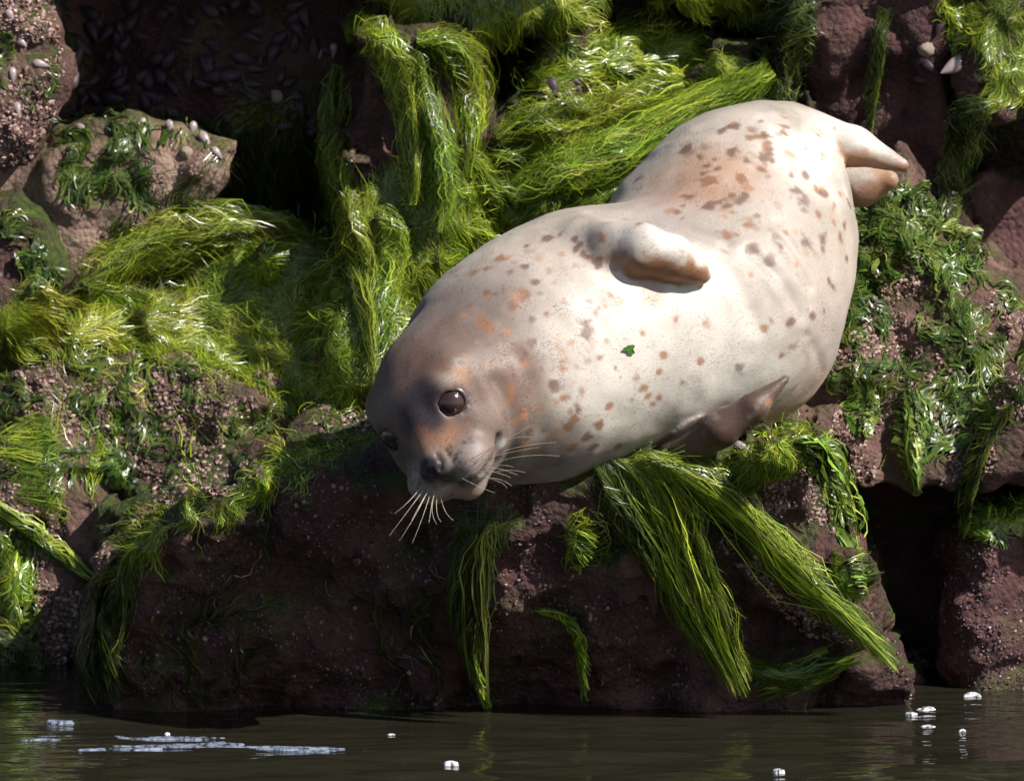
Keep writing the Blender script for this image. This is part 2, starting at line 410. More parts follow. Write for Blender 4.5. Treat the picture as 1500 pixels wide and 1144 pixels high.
# fore flippers
FLIP = [[(858,356,-0.185,.034),(898,363,-0.228,.034),(940,367,-0.246,.037),(985,378,-0.243,.032),(1014,393,-0.234,.022),(1030,404,-0.226,.012)],
        [(990,664,-0.17,.030),(1055,628,-0.220,.027),(1105,596,-0.232,.019),(1150,556,-0.222,.007)]]
for fl in FLIP:
    for a, b_ in zip(fl[:-1], fl[1:]): cone(wpt(*a[:3]), wpt(*b_[:3]), a[3], b_[3], 0.024 if a[0] < 890 else 0.010, flat=((0.25, 1.0, 0.1), 1.35) if fl is FLIP[0] else None)
# head frame (x right, y up, c to the camera) -> world (x, -c, up)
def fr(v): return np.array([v[0], -v[2], v[1]])
Fh = np.array([-0.10,-0.57,0.82]); Fh /= np.linalg.norm(Fh)
Rh = np.array([0.75,0.55,0.36]); Rh -= Fh*(Rh@Fh); Rh /= np.linalg.norm(Rh)
Uh = np.cross(Fh, Rh)
Fh, Rh, Uh = fr(Fh), fr(Rh), fr(Uh)
HC = wpt(652, 585, -0.29)
def hp(f, u, r): return HC + (Fh*f+Uh*u+Rh*r)/1000
AX = (Fh, Uh, Rh)
ell(hp(0,0,0), AX, (0.108,0.102,0.106), 0.04)
ell(hp(74,-22,0), AX, (0.060,0.048,0.066), 0.035)
ell(hp(50,-30,40), AX, (0.05,0.045,0.05), 0.03)
ell(hp(50,-30,-40), AX, (0.05,0.045,0.05), 0.03)
cone(hp(60,30,0), hp(132,0,0), 0.040, 0.018, 0.03)
for sgn in (1, -1):
    ell(hp(119,-31,32*sgn), AX, (0.040,0.036,0.041), 0.012)
    cone(hp(61,29,43*sgn), hp(62,29,43*sgn), 0.0285, 0.0285, 0.02)
    cone(hp(52,58,52*sgn), hp(30,60,66*sgn), 0.020, 0.018, 0.03)
cone(hp(72,-62,0), hp(114,-66,0), 0.036, 0.029, 0.014)
ell(hp(146,-3,0), AX, (0.016,0.016,0.024), 0.010)
EYES = [hp(71,34,51*s) for s in (1, -1)]
for e in EYES: cone(e, e+Fh*0.0001, 0.0248, 0.0248, 0.01, cut=True)
SV, SQ = surface_nets(FIELD, np.array([SX0, SY0, SZ0]), H)
# smooth the sampled surface a little
def smooth_mesh(V, Q, it, lam=0.5):
    E = np.concatenate([Q[:, [0, 1]], Q[:, [1, 2]], Q[:, [2, 3]], Q[:, [3, 0]]])
    deg = np.bincount(E[:, 0], minlength=len(V))+np.bincount(E[:, 1], minlength=len(V))
    for _ in range(it):
        A = np.zeros_like(V)
        for k in range(3):
            A[:, k] = np.bincount(E[:, 0], V[E[:, 1], k], len(V))+np.bincount(E[:, 1], V[E[:, 0], k], len(V))
        V = V+(A/deg[:, None]-V)*lam
    return V
SV = smooth_mesh(SV, SQ, 3)
SN = vnormals(SV, SQ)
SB = BVHTree.FromPolygons(SV.tolist(), SQ.tolist())
def onseal(px, py):
    d = FW*DIST + RT*((px-750)/1000) + UP*((572-py)/1000)
    h_ = SB.ray_cast(co, Vector(d))
    return None if h_[0] is None else np.array(h_[0])
def polydist(pts):
    P = [onseal(*p) for p in pts]; P = [p for p in P if p is not None]
    d = np.full(len(SV), 9.0)
    for a, b_ in zip(P[:-1], P[1:]):
        e = b_-a; t = np.clip(((SV-a)@e)/(e@e+1e-9), 0, 1)
        d = np.minimum(d, np.linalg.norm(SV-a-t[:, None]*e, axis=1))
    return d
disp = np.zeros(len(SV)); dark = np.zeros(len(SV))
GROOVES = [ # points, width mm, depth mm, darkness
 ([(632,694),(642,704),(652,709),(670,709),(690,704),(706,692),(718,676),(727,658),(730,638)], 4.5, 6, 0.9),
 ([(641,666),(647,676),(645,688)], 4, 5, 1.0), ([(622,680),(620,688),(626,695)], 4, 4, 1.0), ([(634,692),(640,704)], 3.5, 3, 0.8),
 ([(672,530),(680,534)], 3.5, 1.2, 0.5),
 ([(1098,368),(1130,395),(1155,430),(1172,462)], 9, 2.5, 0.0), ([(1140,352),(1165,385),(1185,420)], 8, 3.5, 0.0), ([(1050,385),(1085,425),(1110,475)], 12, 1.8, 0.0),
 ([(725,560),(745,600),(750,650),(735,690)], 10, 3, 0.0), ([(755,520),(782,570),(790,630)], 12, 2, 0.0),
 ([(1180,490),(1184,492)], 6, 2.5, 0.15), ([(960,655),(990,640),(1020,620)], 6, 4, 0.3),
 ([(868,310),(940,318),(1010,335),(1062,356)], 13, 6, 0.0), ([(1190,505),(1205,545),(1195,580)], 9, 2.5, 0.0)]
for gi_, (pts, wd, dp, dk) in enumerate(GROOVES):
    d = polydist(pts)*1000; g = np.exp(-(d/wd)**2)
    disp -= g*dp/1000
    if 5 <= gi_ <= 9: disp += 0.4*dp/1000*np.exp(-((d-2*wd)/(wd))**2)*(d < 4*wd)
    dark = np.maximum(dark, dk*np.exp(-(d/(wd*0.9))**2))
disp += 0.0012*fbm(SV, 25, 2, 60)
SV2 = SV+SN*disp[:, None]
# coat colour: cream ground, brown head, blotches, painted light and shade; all tied to places on the skin
CREAM = np.array([0.355,0.30,0.25]); WHITE = np.array([0.60,0.55,0.49]); BRN = np.array([0.115,0.060,0.042]); RUST = np.array([0.25,0.115,0.055]); GREY = np.array([0.20,0.165,0.155]); DK = np.array([0.035,0.025,0.03])
col = np.tile(CREAM, (len(SV), 1)) * (1+0.13*fbm(SV, 9, 3, 70)+0.06*fbm(SV, 45, 2, 71))[:, None]
def tint(px, py, r, c, s, n=0.35, sc=30):
    global col
    p = onseal(px, py) if not isinstance(px, np.ndarray) else px
    if p is None: return
    d = np.linalg.norm(SV-p, axis=1)*1000/r
    m = d < 2.2
    d = d[m]+n*fbm(SV[m], sc, 2, int(r)+3)
    k = (s*sstep(1.3, 0.35, d))[:, None]
    col[m] = col[m]*(1-k)+c*k
for a in [(1000,500,170,WHITE,.6),(1080,560,90,WHITE,.7),(900,560,120,WHITE,.5),(950,410,60,WHITE,.5),(1180,220,90,WHITE,.6),(1250,200,70,WHITE,.7),(970,350,60,WHITE,.8),  # white belly; patches on flippers and flank also paint blown sun highlights
          (700,470,120,GREY*1.15,.45),(740,560,80,RUST*1.0,.45),(640,520,110,BRN*1.5,.75),(600,540,70,BRN*1.2,.6),(650,610,95,BRN*1.7,.6),(650,460,80,GREY*.9,.5),(620,560,50,BRN,.5),  # grey along the upper neck paints its shaded side
          (960,300,80,GREY*1.2,.45),(900,330,70,GREY*1.3,.5),(1010,270,85,RUST*1.3,.4),(1175,590,65,RUST*1.5,.4),(1215,480,60,GREY*1.4,.4),(1120,620,40,RUST*1.5,.4),(1060,250,80,RUST*1.8,.2),(1000,330,60,GREY*1.2,.5),(1150,420,60,GREY*1.3,.35),
          (955,425,30,RUST,.45),(830,670,55,GREY*1.1,.4),(560,610,40,GREY*0.8,.6),(580,700,30,GREY*1.3,.5)]:  # greys at the head's left edge and chest bottom paint shade
    tint(*a)
def tint_seg(p, q, r0, r1, c, s, up=None):
    p = wpt(*p); q = wpt(*q); e = q-p; t = np.clip(((SV-p)@e)/(e@e), 0, 1)
    d = np.linalg.norm(SV-p-t[:, None]*e, axis=1)/(r0+(r1-r0)*t)
    k = s*sstep(1.35, 1.05, d+0.12*fbm(SV, 60, 2, 9))
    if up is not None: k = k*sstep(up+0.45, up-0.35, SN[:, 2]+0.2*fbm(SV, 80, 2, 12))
    col[:] = col*(1-k)[:, None]+c*k[:, None]
tint(HC, 0, 185, np.array([0.112,0.076,0.060]), .92, .25, 14)
tint(hp(20,95,-20), 0, 85, BRN*1.0, .6); tint(hp(30,20,-100), 0, 70, GREY*0.75, .6)  # grey on the far cheek paints the shaded side of the head
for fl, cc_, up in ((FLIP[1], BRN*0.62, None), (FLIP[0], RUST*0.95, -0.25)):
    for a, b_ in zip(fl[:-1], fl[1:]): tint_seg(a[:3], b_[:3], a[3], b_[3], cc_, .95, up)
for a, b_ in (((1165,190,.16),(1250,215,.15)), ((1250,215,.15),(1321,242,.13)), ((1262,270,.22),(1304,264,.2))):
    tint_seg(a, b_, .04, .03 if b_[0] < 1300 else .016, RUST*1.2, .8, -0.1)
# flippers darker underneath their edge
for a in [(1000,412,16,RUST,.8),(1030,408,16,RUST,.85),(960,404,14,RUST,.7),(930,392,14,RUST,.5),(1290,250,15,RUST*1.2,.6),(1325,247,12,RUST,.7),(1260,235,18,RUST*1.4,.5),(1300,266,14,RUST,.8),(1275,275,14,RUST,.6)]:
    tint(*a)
SPOTS = [(1040,262,13),(1108,200,12),(1121,198,13),(1095,235,14),(1124,214,12),(1124,230,10),(1075,187,10),(1060,192,10),(1000,222,12),(1022,228,10),(1038,250,11),(1070,225,8),(1121,250,8),(1085,262,9),(1150,197,9),(1146,186,6),(1168,280,9),(1180,255,7),(1176,296,9),(1194,276,9),(1207,283,6),(1160,258,6),(1157,290,6),(1200,315,6),(1204,352,9),(1205,368,9),(1231,350,8),(1180,355,8),(1100,362,10),(1098,330,8),(1068,345,9),(1045,300,11),(1062,302,10),(1085,293,10),(1010,288,12),(990,310,6),(1145,362,8),(1130,383,8),(1240,375,8),(1218,418,10),(1187,465,9),(1222,300,6),(1244,300,8),(1238,330,7),(1080,345,5),
 (845,366,8),(862,378,11),(872,384,8),(880,350,7),(838,352,6),(700,470,9),(714,480,10),(738,424,8),(714,430,7),(768,432,8),(786,412,6),(858,476,9),(860,488,8),(872,463,6),(778,475,8),(780,502,6),(816,563,9),(826,585,8),(745,540,10),(747,556,10),(757,585,10),(762,604,9),(750,576,9),(890,596,9),(943,570,8),(948,582,8),(955,592,7),(965,545,6),(862,640,9),(838,656,9),(848,600,7),(840,612,8),(830,625,7),(775,633,8),(769,656,7),(876,624,7),(902,540,6),(908,552,5),(1010,520,8),(1026,530,7),(940,490,6),(972,520,6),(895,434,7),(887,450,6),(990,466,8),(745,402,6),(770,390,6),(690,402,8),(1000,560,6),(966,582,6),(905,655,7),(800,350,8),(770,362,8),(735,378,8),(820,344,6),(1120,480,6),(1145,520,6),(1130,470,8),(870,655,6),(715,392,6),(800,460,4),(830,700,6),(1100,405,6),(1160,470,8)]
for x, y, r in SPOTS:
    bel = 880 < x < 1140 and 390 < y < 600
    tint(x, y, r*(0.75 if bel else 1.05), RUST*1.15 if bel else BRN*1.1 if (x*7+y) % 3 else RUST*0.8, 0.85, 0.9, 80)
rs = random.Random(5)
for k in range(230):   # fine freckles, thick on rump and neck
    x, y = ((rs.uniform(900,1240), rs.uniform(170,380)), (rs.uniform(660,880), rs.uniform(340,680)), (rs.uniform(840,1230), rs.uniform(330,600)))[(k % 5 > 1)+(k % 5 > 3)]
    if k % 5 > 3 and k % 2: continue
    tint(x, y, rs.uniform(2.5, 7.5), (BRN*1.2, RUST, RUST*1.3)[k % 3], rs.uniform(.35, .8), .9, 90)
for k in range(170):   # the same blotches carry on over the rest of the coat
    i = rs.randrange(len(SV))
    if SN[i][1] > 0.1 and SV[i][0] > -0.1: tint(SV[i], 0, rs.uniform(6, 13), BRN, 0.8, 0.55, 75)
# face; the near-black patch between the eyes is painted brow shadow
for e in EYES: tint(e, 0, 33, DK*2.2, .75, .12)
for a in [(622,594,42,DK*1.0,.92),(607,608,32,DK*0.9,.92),(628,618,28,DK*1.3,.85),(645,592,28,DK*1.2,.8),(650,555,16,CREAM,.25),(672,548,18,RUST*1.4,.5),(648,536,14,BRN,.6),(660,640,22,RUST*1.3,.6),(625,645,22,RUST*1.1,.55),(690,665,30,GREY*1.3,.6),(672,690,20,GREY*0.8,.5),(700,700,16,WHITE,.4),(735,650,10,WHITE,.6),(690,722,24,RUST*1.3,.4),(655,728,14,BRN*1.3,.6),(625,715,20,GREY*0.9,.55),(612,690,16,GREY*1.2,.6)]:
    tint(*a)
for q_ in ((158,-7,0,26),(152,8,0,20),(150,4,12,15),(150,4,-12,15)): tint(hp(*q_[:3]), 0, q_[3], DK*.6, .96, .12)
tint(hp(142,-14,9), 0, 12, DK*0.6, .9, .1)
for k in range(70):   # whisker roots
    sg = 1 if k % 3 else -1
    p = hp(112+rs.uniform(5,30), -27+rs.uniform(-18,16), 27*sg+sg*rs.uniform(-12,22))
    lo, nn_, ix, ds = SB.find_nearest(Vector(p))
    d = np.linalg.norm(SV-np.array(lo), axis=1)*1000; m_ = d < 4
    col[m_] = col[m_]*(1-0.6*sstep(4, 1, d[m_]))[:, None]
col = col*(1-dark)[:, None]+DK*0.6*dark[:, None]
me = fast_mesh('body', SV2, SQ)
set_attr(me, 'coat', np.concatenate([np.clip(col, 0.01, 0.85), np.ones((len(col), 1))], 1), 'FLOAT_COLOR')
m, nt, b = new_mat('seal_fur')
a = N(nt, 'ShaderNodeAttribute', attribute_name='coat')
nf = noise(nt, 320, 4, 0.7); rv = ramp(nt, nf.outputs[0], [(0.3, (0.92, 0.91, 0.90)), (0.7, (1.05, 1.05, 1.05))])
mm = N(nt, 'ShaderNodeMix', data_type='RGBA', blend_type='MULTIPLY'); mm.inputs[0].default_value = 1
nt.links.new(a.outputs['Color'], mm.inputs[6]); nt.links.new(rv.outputs[0], mm.inputs[7])
nt.links.new(mm.outputs[2], b.inputs['Base Color'])
b.inputs['Roughness'].default_value = 0.52; b.inputs['Specular IOR Level'].default_value = 0.38
b.inputs['Sheen Weight'].default_value = 0.06; b.inputs['Sheen Roughness'].default_value = 0.4
bu = N(nt, 'ShaderNodeBump'); bu.inputs['Distance'].default_value = 0.0008; bu.inputs['Strength'].default_value = 0.35
nt.links.new(nf.outputs[0], bu.inputs['Height']); nt.links.new(bu.outputs[0], b.inputs['Normal'])
M_FUR = m
seal = bpy.data.objects.new('seal', None); COL.objects.link(seal); seal.location = wpt(860, 668, -0.05)
tag(seal, 'cream seal with brown blotches lying on the dark weedy boulder, facing out', 'seal')
OFF = -np.array(seal.location)
me.vertices.foreach_set('co', (SV2+OFF).astype(np.float32).ravel())
body = link('body', me, M_FUR, seal)
# short coat: hairs lying tailwards along the trunk
AXP = np.array([HC]+[wpt(*a[:3]) for a in TR]+[wpt(1140,215,.18), wpt(1330,250,.14)])
AXT = np.gradient(AXP, axis=0); AXT /= np.linalg.norm(AXT, axis=1, keepdims=True)
nh = 180000; rg = np.random.default_rng(11)
fa = rg.integers(0, len(SQ), nh); wq = rg.uniform(0, 1, (nh, 2))
q = SQ[fa]; uu, vv = wq[:, :1], wq[:, 1:]
def bil(A): return A[q[:, 0]]*(1-uu)*(1-vv)+A[q[:, 1]]*uu*(1-vv)+A[q[:, 2]]*uu*vv+A[q[:, 3]]*(1-uu)*vv
hb, hn, hc = bil(SV2), bil(SN), bil(col)
wgt = 1/(((hb[:, None]-AXP[None])**2).sum(-1)+0.004)**3
hd = (wgt[..., None]*AXT[None]).sum(1)
nearh = np.exp(-(np.linalg.norm(hb-HC, axis=1)/0.13)**4)[:, None]
hd = hd/np.linalg.norm(hd, axis=1, keepdims=True)*(1-nearh)-Fh*nearh
hd = hd-hn*(hd*hn).sum(1, keepdims=True); hd /= np.maximum(np.linalg.norm(hd, axis=1, keepdims=True), 1e-6)
hd = hd+rg.normal(0, 0.22, hd.shape)+0.25*np.stack([vnoise(hb, 40, k) for k in (1, 2, 3)], -1)
keep = np.ones(nh, bool)
for e in EYES: keep &= np.linalg.norm(hb-e, axis=1) > 0.030
keep &= np.linalg.norm(hb-hp(150,-4,0), axis=1) > 0.030
keep &= hb[:, 2] > 0.30
hb, hn, hd, hc = hb[keep], hn[keep], hd[keep], hc[keep]; nh = len(hb)
hl = rg.uniform(0.003, 0.0055, (nh, 1)); sd = np.cross(hn, hd); sd /= np.linalg.norm(sd, axis=1, keepdims=True)
V = np.stack([hb-sd*0.0003-hn*0.0003, hb+sd*0.0003-hn*0.0003, hb+hd*hl+hn*hl*rg.uniform(0.01, 0.09, (nh, 1))], 1).reshape(-1, 3)+OFF
fme = fast_mesh('fur', V, np.arange(nh*3).reshape(-1, 3), False)
hcol = np.clip(hc*rg.uniform(0.86, 1.16, (nh, 1)), 0.008, 0.85)
set_attr(fme, 'coat', np.concatenate([np.repeat(hcol, 3, 0), np.ones((nh*3, 1))], 1), 'FLOAT_COLOR')
link('fur', fme, M_FUR, seal, kind='stuff')
# eyes
def uv_sphere(r, nu=32, nv=20):
    th = np.linspace(0, math.pi, nv); ph = np.linspace(0, 2*math.pi, nu, endpoint=False)
    V = np.stack([np.outer(np.sin(th), np.cos(ph)), np.outer(np.sin(th), np.sin(ph)), np.outer(np.cos(th), np.ones(nu))], -1).reshape(-1, 3)*r
    i = np.arange(nv*nu).reshape(nv, nu); j = np.roll(i, -1, 1)
    F = np.stack([i[:-1], i[1:], j[1:], j[:-1]], -1).reshape(-1, 4)
    return V, F
m, nt, b = new_mat('dark_eye'); b.inputs['Base Color'].default_value = (0.030, 0.013, 0.011, 1); b.inputs['Roughness'].default_value = 0.16
b.inputs['Coat Weight'].default_value = 0.5; b.inputs['Coat Roughness'].default_value = 0.02
ev, ef = uv_sphere(0.0242); em = fast_mesh('eye', ev, ef)
for e in EYES:
    o = link('eye', em, m, seal); o.location = e+OFF-(Fh*0.3)*0.001
M_LID = simple('eyelid_skin', (0.085, 0.065, 0.06), 0.28, 0.6, 0.25, 150)
for e in EYES:
    o_ = (e-HC); o_ /= np.linalg.norm(o_); o_ = o_+Fh*0.25; o_ /= np.linalg.norm(o_)
    a1 = np.cross(o_, Uh); a1 /= np.linalg.norm(a1); a2 = np.cross(o_, a1)
    th = np.linspace(0, 2*math.pi, 40, endpoint=False); ph = np.linspace(0, 2*math.pi, 8, endpoint=False)
    rr = 0.0215+0.0034*np.cos(ph)[None]
    V = (e+o_*0.0128)[None, None]+rr[..., None]*(np.cos(th)[:, None, None]*a1*1.06+np.sin(th)[:, None, None]*a2*0.94)+(0.0030*np.sin(ph))[None, :, None]*o_
    i = np.arange(320).reshape(40, 8); j = np.roll(i, -1, 0); k_ = np.roll(i, -1, 1); l_ = np.roll(j, -1, 1)
    link('eyelid', fast_mesh('eyelid', V.reshape(-1, 3)+OFF, np.stack([i, j, l_, k_], -1).reshape(-1, 4)), M_LID, seal)
# whiskers
def tube(P, r0, r1, sides=5):
    P = np.asarray(P); n = len(P); T = np.gradient(P, axis=0); T /= np.linalg.norm(T, axis=1, keepdims=True)
    A = np.cross(T, [0.3, 0.5, 0.81]); A /= np.linalg.norm(A, axis=1, keepdims=True); Bn = np.cross(T, A)
    r = np.linspace(r0, r1, n)[:, None, None]; th = np.linspace(0, 2*math.pi, sides, endpoint=False)
    V = P[:, None, :]+r*(np.cos(th)[None, :, None]*A[:, None]+np.sin(th)[None, :, None]*Bn[:, None])
    i = np.arange(n*sides).reshape(n, sides); j = np.roll(i, -1, 1)
    return V.reshape(-1, 3), np.stack([i[:-1], i[1:], j[1:], j[:-1]], -1).reshape(-1, 4)
M_WHISK = simple('whisker', (0.55, 0.48, 0.38), 0.35, 0.5, 0.1)
WH = [((690,695),(735,662),(815,648)),((692,700),(745,672),(820,668)),((688,690),(730,650),(780,640)),((695,705),(730,690),(770,692)),((690,710),(720,700),(750,712)),((680,700),(712,690),(748,700)),((685,690),(720,685),(758,696)),((690,682),(725,668),(790,655)),((698,695),(730,705),(742,715)),((676,700),(700,712),(725,722)),((700,690),(728,682),(752,684)),((684,676),(722,655),(775,625)),
      ((620,718),(600,745),(570,785)),((625,722),(608,755),(585,792)),((630,724),(618,760),(604,795)),((634,726),(630,755),(628,766)),((640,726),(640,750),(646,764)),((645,724),(652,748),(664,762)),((616,714),(598,735),(578,752)),((627,720),(612,745),(600,770)),((637,722),(633,748),(640,768)),
      ((600,542),(606,550),(611,563))]
for a_, b_, c_ in WH:
    p0 = onseal(*a_)
    if p0 is None: p0 = hp(120, -30, 20)
    lift = 0.03 if a_[1] > 600 else 0.004
    t = np.linspace(0, 1, 12)[:, None]
    q1 = at(*b_, p0[1]-lift); q2 = at(*c_, p0[1]-lift*1.3)
    c1 = 2*q1-0.5*p0-0.5*q2
    P = (1-t)**2*p0+2*t*(1-t)*c1+t*t*q2
    V, F_ = tube(P+OFF, 0.00038, 0.00015)
    link('whisker', fast_mesh('whisker', V, F_), M_WHISK, seal)

# ------------------------------------------------------------------ weed
def catmull(pts, n):
    P = np.array(pts, float); P = np.vstack([2*P[0]-P[1], P, 2*P[-1]-P[-2]])
    seg = len(P)-3; u = np.linspace(0, seg-1e-6, n); i = u.astype(int); t = (u-i)[:, None]
    a, b_, c, d = P[i], P[i+1], P[i+2], P[i+3]
    return 0.5*(2*b_+(c-a)*t+(2*a-5*b_+4*c-d)*t*t+(3*b_-a-3*c+d)*t**3)
YEL = np.array([[0.20,0.26,0.012],[0.29,0.34,0.020],[0.11,0.16,0.008],[0.38,0.40,0.05]])
GRN = np.array([[0.13,0.22,0.012],[0.21,0.30,0.018],[0.07,0.13,0.010],[0.28,0.36,0.035]])
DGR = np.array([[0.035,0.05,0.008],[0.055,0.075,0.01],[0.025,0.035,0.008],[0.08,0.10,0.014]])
LEAF = np.array([[0.07,0.13,0.015],[0.11,0.17,0.02],[0.04,0.08,0.012],[0.17,0.21,0.04]])
def ribbons(name, PX, PY, LIFT, wid, pal, mat, hang=0.25, label=None, kind='stuff', seed=0, parent=None, twist=0.45, roll=None, mul=None):
    """strands given by their course over the rock (n, m); they lie on it and hang free past its edges"""
    n, m = PX.shape; rg = np.random.default_rng(seed)
    Ys = depth(PX, PY)-LIFT
    st = np.hypot(np.diff(PX, axis=1), np.diff(PY, axis=1))/1000
    Yp = Ys.copy()
    for i in range(1, m):
        Yp[:, i] = np.clip(Ys[:, i], Yp[:, i-1]-1.6*st[:, i-1], Yp[:, i-1]+hang*st[:, i-1])
    for _ in range(2):
        Yp[:, 1:-1] = 0.25*Yp[:, :-2]+0.5*Yp[:, 1:-1]+0.25*Yp[:, 2:]
    P = at(PX, PY, Yp)
    P[..., 2] = np.maximum(P[..., 2], -0.004)
    T = np.gradient(P, axis=1); T /= np.maximum(np.linalg.norm(T, axis=-1, keepdims=True), 1e-9)
    ref = surf_normal(PX, PY)
    if roll is not None: ref = ref+roll
    ref = ref+twist*rg.normal(0, 0.45, (n, m, 3))*0.4+twist*rg.normal(0, 0.45, (n, 1, 3))
    S = np.cross(T, ref); S /= np.maximum(np.linalg.norm(S, axis=-1, keepdims=True), 1e-9)
    u = np.linspace(0, 1, m)
    prof = np.minimum(1, 0.25+4*np.minimum(u, (1-u)*1.3))
    W = (wid*rg.uniform(0.5, 1.4, n)*np.where(rg.uniform(0, 1, n) < 0.08, 2.0, 1.0))[:, None]*prof[None]/2
    A = P-S*W[..., None]; Bb = P+S*W[..., None]
    V = np.stack([A, Bb], 2).reshape(-1, 3)
    base = (np.arange(n)*m*2)[:, None]+(np.arange(m-1)*2)[None]
    F_ = np.stack([base, base+1, base+3, base+2], -1).reshape(-1, 4)
    me = fast_mesh(name, V, F_)
    ci = rg.integers(0, len(pal), n); cj = rg.integers(0, len(pal), n); t = rg.uniform(0, 1, (n, 1))
    c = (pal[ci]*(1-t)+pal[cj]*t)*np.array([0.98, 0.97, 1.0])
    q = np.stack([PX[:, m//2], PY[:, m//2]], 1); v1 = vnoise(q, 1/60, 77)[:, None]; v2 = vnoise(q, 1/22, 78)[:, None]
    c = c*rg.uniform(0.45, 1.5, (n, 1))*(1+0.35*v1+0.4*v2)*np.where(v2 > 0.2, np.array([1.15, 1.0, 1.1]), np.array([0.92, 1.0, 1.0]))
    c = np.where((rg.uniform(0, 1, n) < (0.025 if mat is M_WEED else 0))[:, None], np.array([0.30, 0.25, 0.11]), c)
    if mul is not None: c = c*mul[:, None]
    cc = np.repeat(c[:, None], m*2, 1)*(1+0.15*rg.normal(0, 1, (n, m*2, 1)))
    cc = np.concatenate([np.clip(cc, 0.004, 0.6), np.ones((n, m*2, 1))], -1)
    set_attr(me, 'tint', cc.reshape(-1, 4), 'FLOAT_COLOR')
    return link(name, me, mat, parent, label, 'seaweed' if not parent else None, None, kind)
_ws = [100]
def smooth_rand(rg, n, m, pts=4):
    k = rg.normal(0, 1, (n, pts)); u = np.linspace(0, pts-1.001, m); i = u.astype(int); f = u-i; f = f*f*(3-2*f)
    return k[:, i]*(1-f)+k[:, i+1]*f
def drape(label, pts, w, n, thick=0.02, pal=GRN, wid=0.0022, mat=None, m=14, hang=0.25, full=False, wander=0.5, name='seaweed_drape', fray=0.25):
    """a hank of strands along a guide; w = half widths in mm along it"""
    _ws[0] += 1; rg = np.random.default_rng(_ws[0])
    n = int(n*1.7); wid = wid*0.52 if mat is None else wid*0.8; m = 10
    G = catmull(pts, 60); nl = max(5, n//50)
    Tn = np.gradient(G, axis=0); Ln = np.linalg.norm(Tn, axis=1, keepdims=True); Tn = Tn/np.maximum(Ln, 1e-9); Nn_ = np.stack([-Tn[:, 1], Tn[:, 0]], 1)
    W = np.interp(np.linspace(0, 1, 60), np.linspace(0, 1, len(w)), w)
    lock = rg.integers(0, nl, n)
    lu = rg.normal(0, 0.5, nl).clip(-1.15, 1.15); lw = smooth_rand(rg, nl, m, 6)*wander; lz = rg.uniform(0.3, 1, nl)
    lz2 = smooth_rand(rg, nl, m)*0.25
    t0 = rg.uniform(-0.02, 0.62, n) if not full else rg.uniform(0, 0.3, n)**1.3
    ln = rg.uniform(0.22, 0.5, n) if not full else (0.52+0.49*rg.uniform(0, 1, n)**0.5)*(0.88+0.12*rg.uniform(0, 1, nl))[lock]-t0
    t = np.clip(t0[:, None]+ln[:, None]*np.linspace(0, 1, m)[None], 0, 1)
    u = lu[lock][:, None]+lw[lock]*0.9+rg.normal(0, 0.04, (n, 1))+smooth_rand(rg, n, m, 8)*0.07
    stray = rg.uniform(0, 1, n) < min(0.30, 0.4*fray)
    u = np.where(stray[:, None], u*1.25+smooth_rand(rg, n, m, 5)*fray, u)
    gi = t*59; i0 = np.minimum(gi.astype(int), 58); f = (gi-i0)[..., None]
    g = G[i0]*(1-f)+G[i0+1]*f; nn = Nn_[i0]*(1-f)+Nn_[i0+1]*f; ww = W[i0]
    PX = g[..., 0]+nn[..., 0]*u*ww; PY = g[..., 1]+nn[..., 1]*u*ww
    LIFT = 0.002+thick*np.clip((lz[lock][:, None]+lz2[lock])*np.sqrt(np.clip(1-(u*0.9)**2, 0.05, 1))+rg.normal(0, 0.10, (n, 1)), 0, 1.4)
    roll = (RT*nn[..., :1]-UP*nn[..., 1:])*np.clip(u, -1, 1)[..., None]*0.9
    return ribbons(name, PX, PY, LIFT, wid, pal, mat or M_WEED, hang, label, seed=_ws[0], roll=roll, twist=0.55, mul=(0.45+1.1*rg.uniform(0, 1, nl)**1.2)[lock])
def inpoly(n, poly, rg):
    poly = np.array(poly, float); lo, hi = poly.min(0), poly.max(0); out = []
    while sum(map(len, out)) < n:
        p = rg.uniform(lo, hi, (n*2, 2)); out.append(p[poly_sdf(p[:, 0], p[:, 1], poly) < 0])
    return np.concatenate(out)[:n]
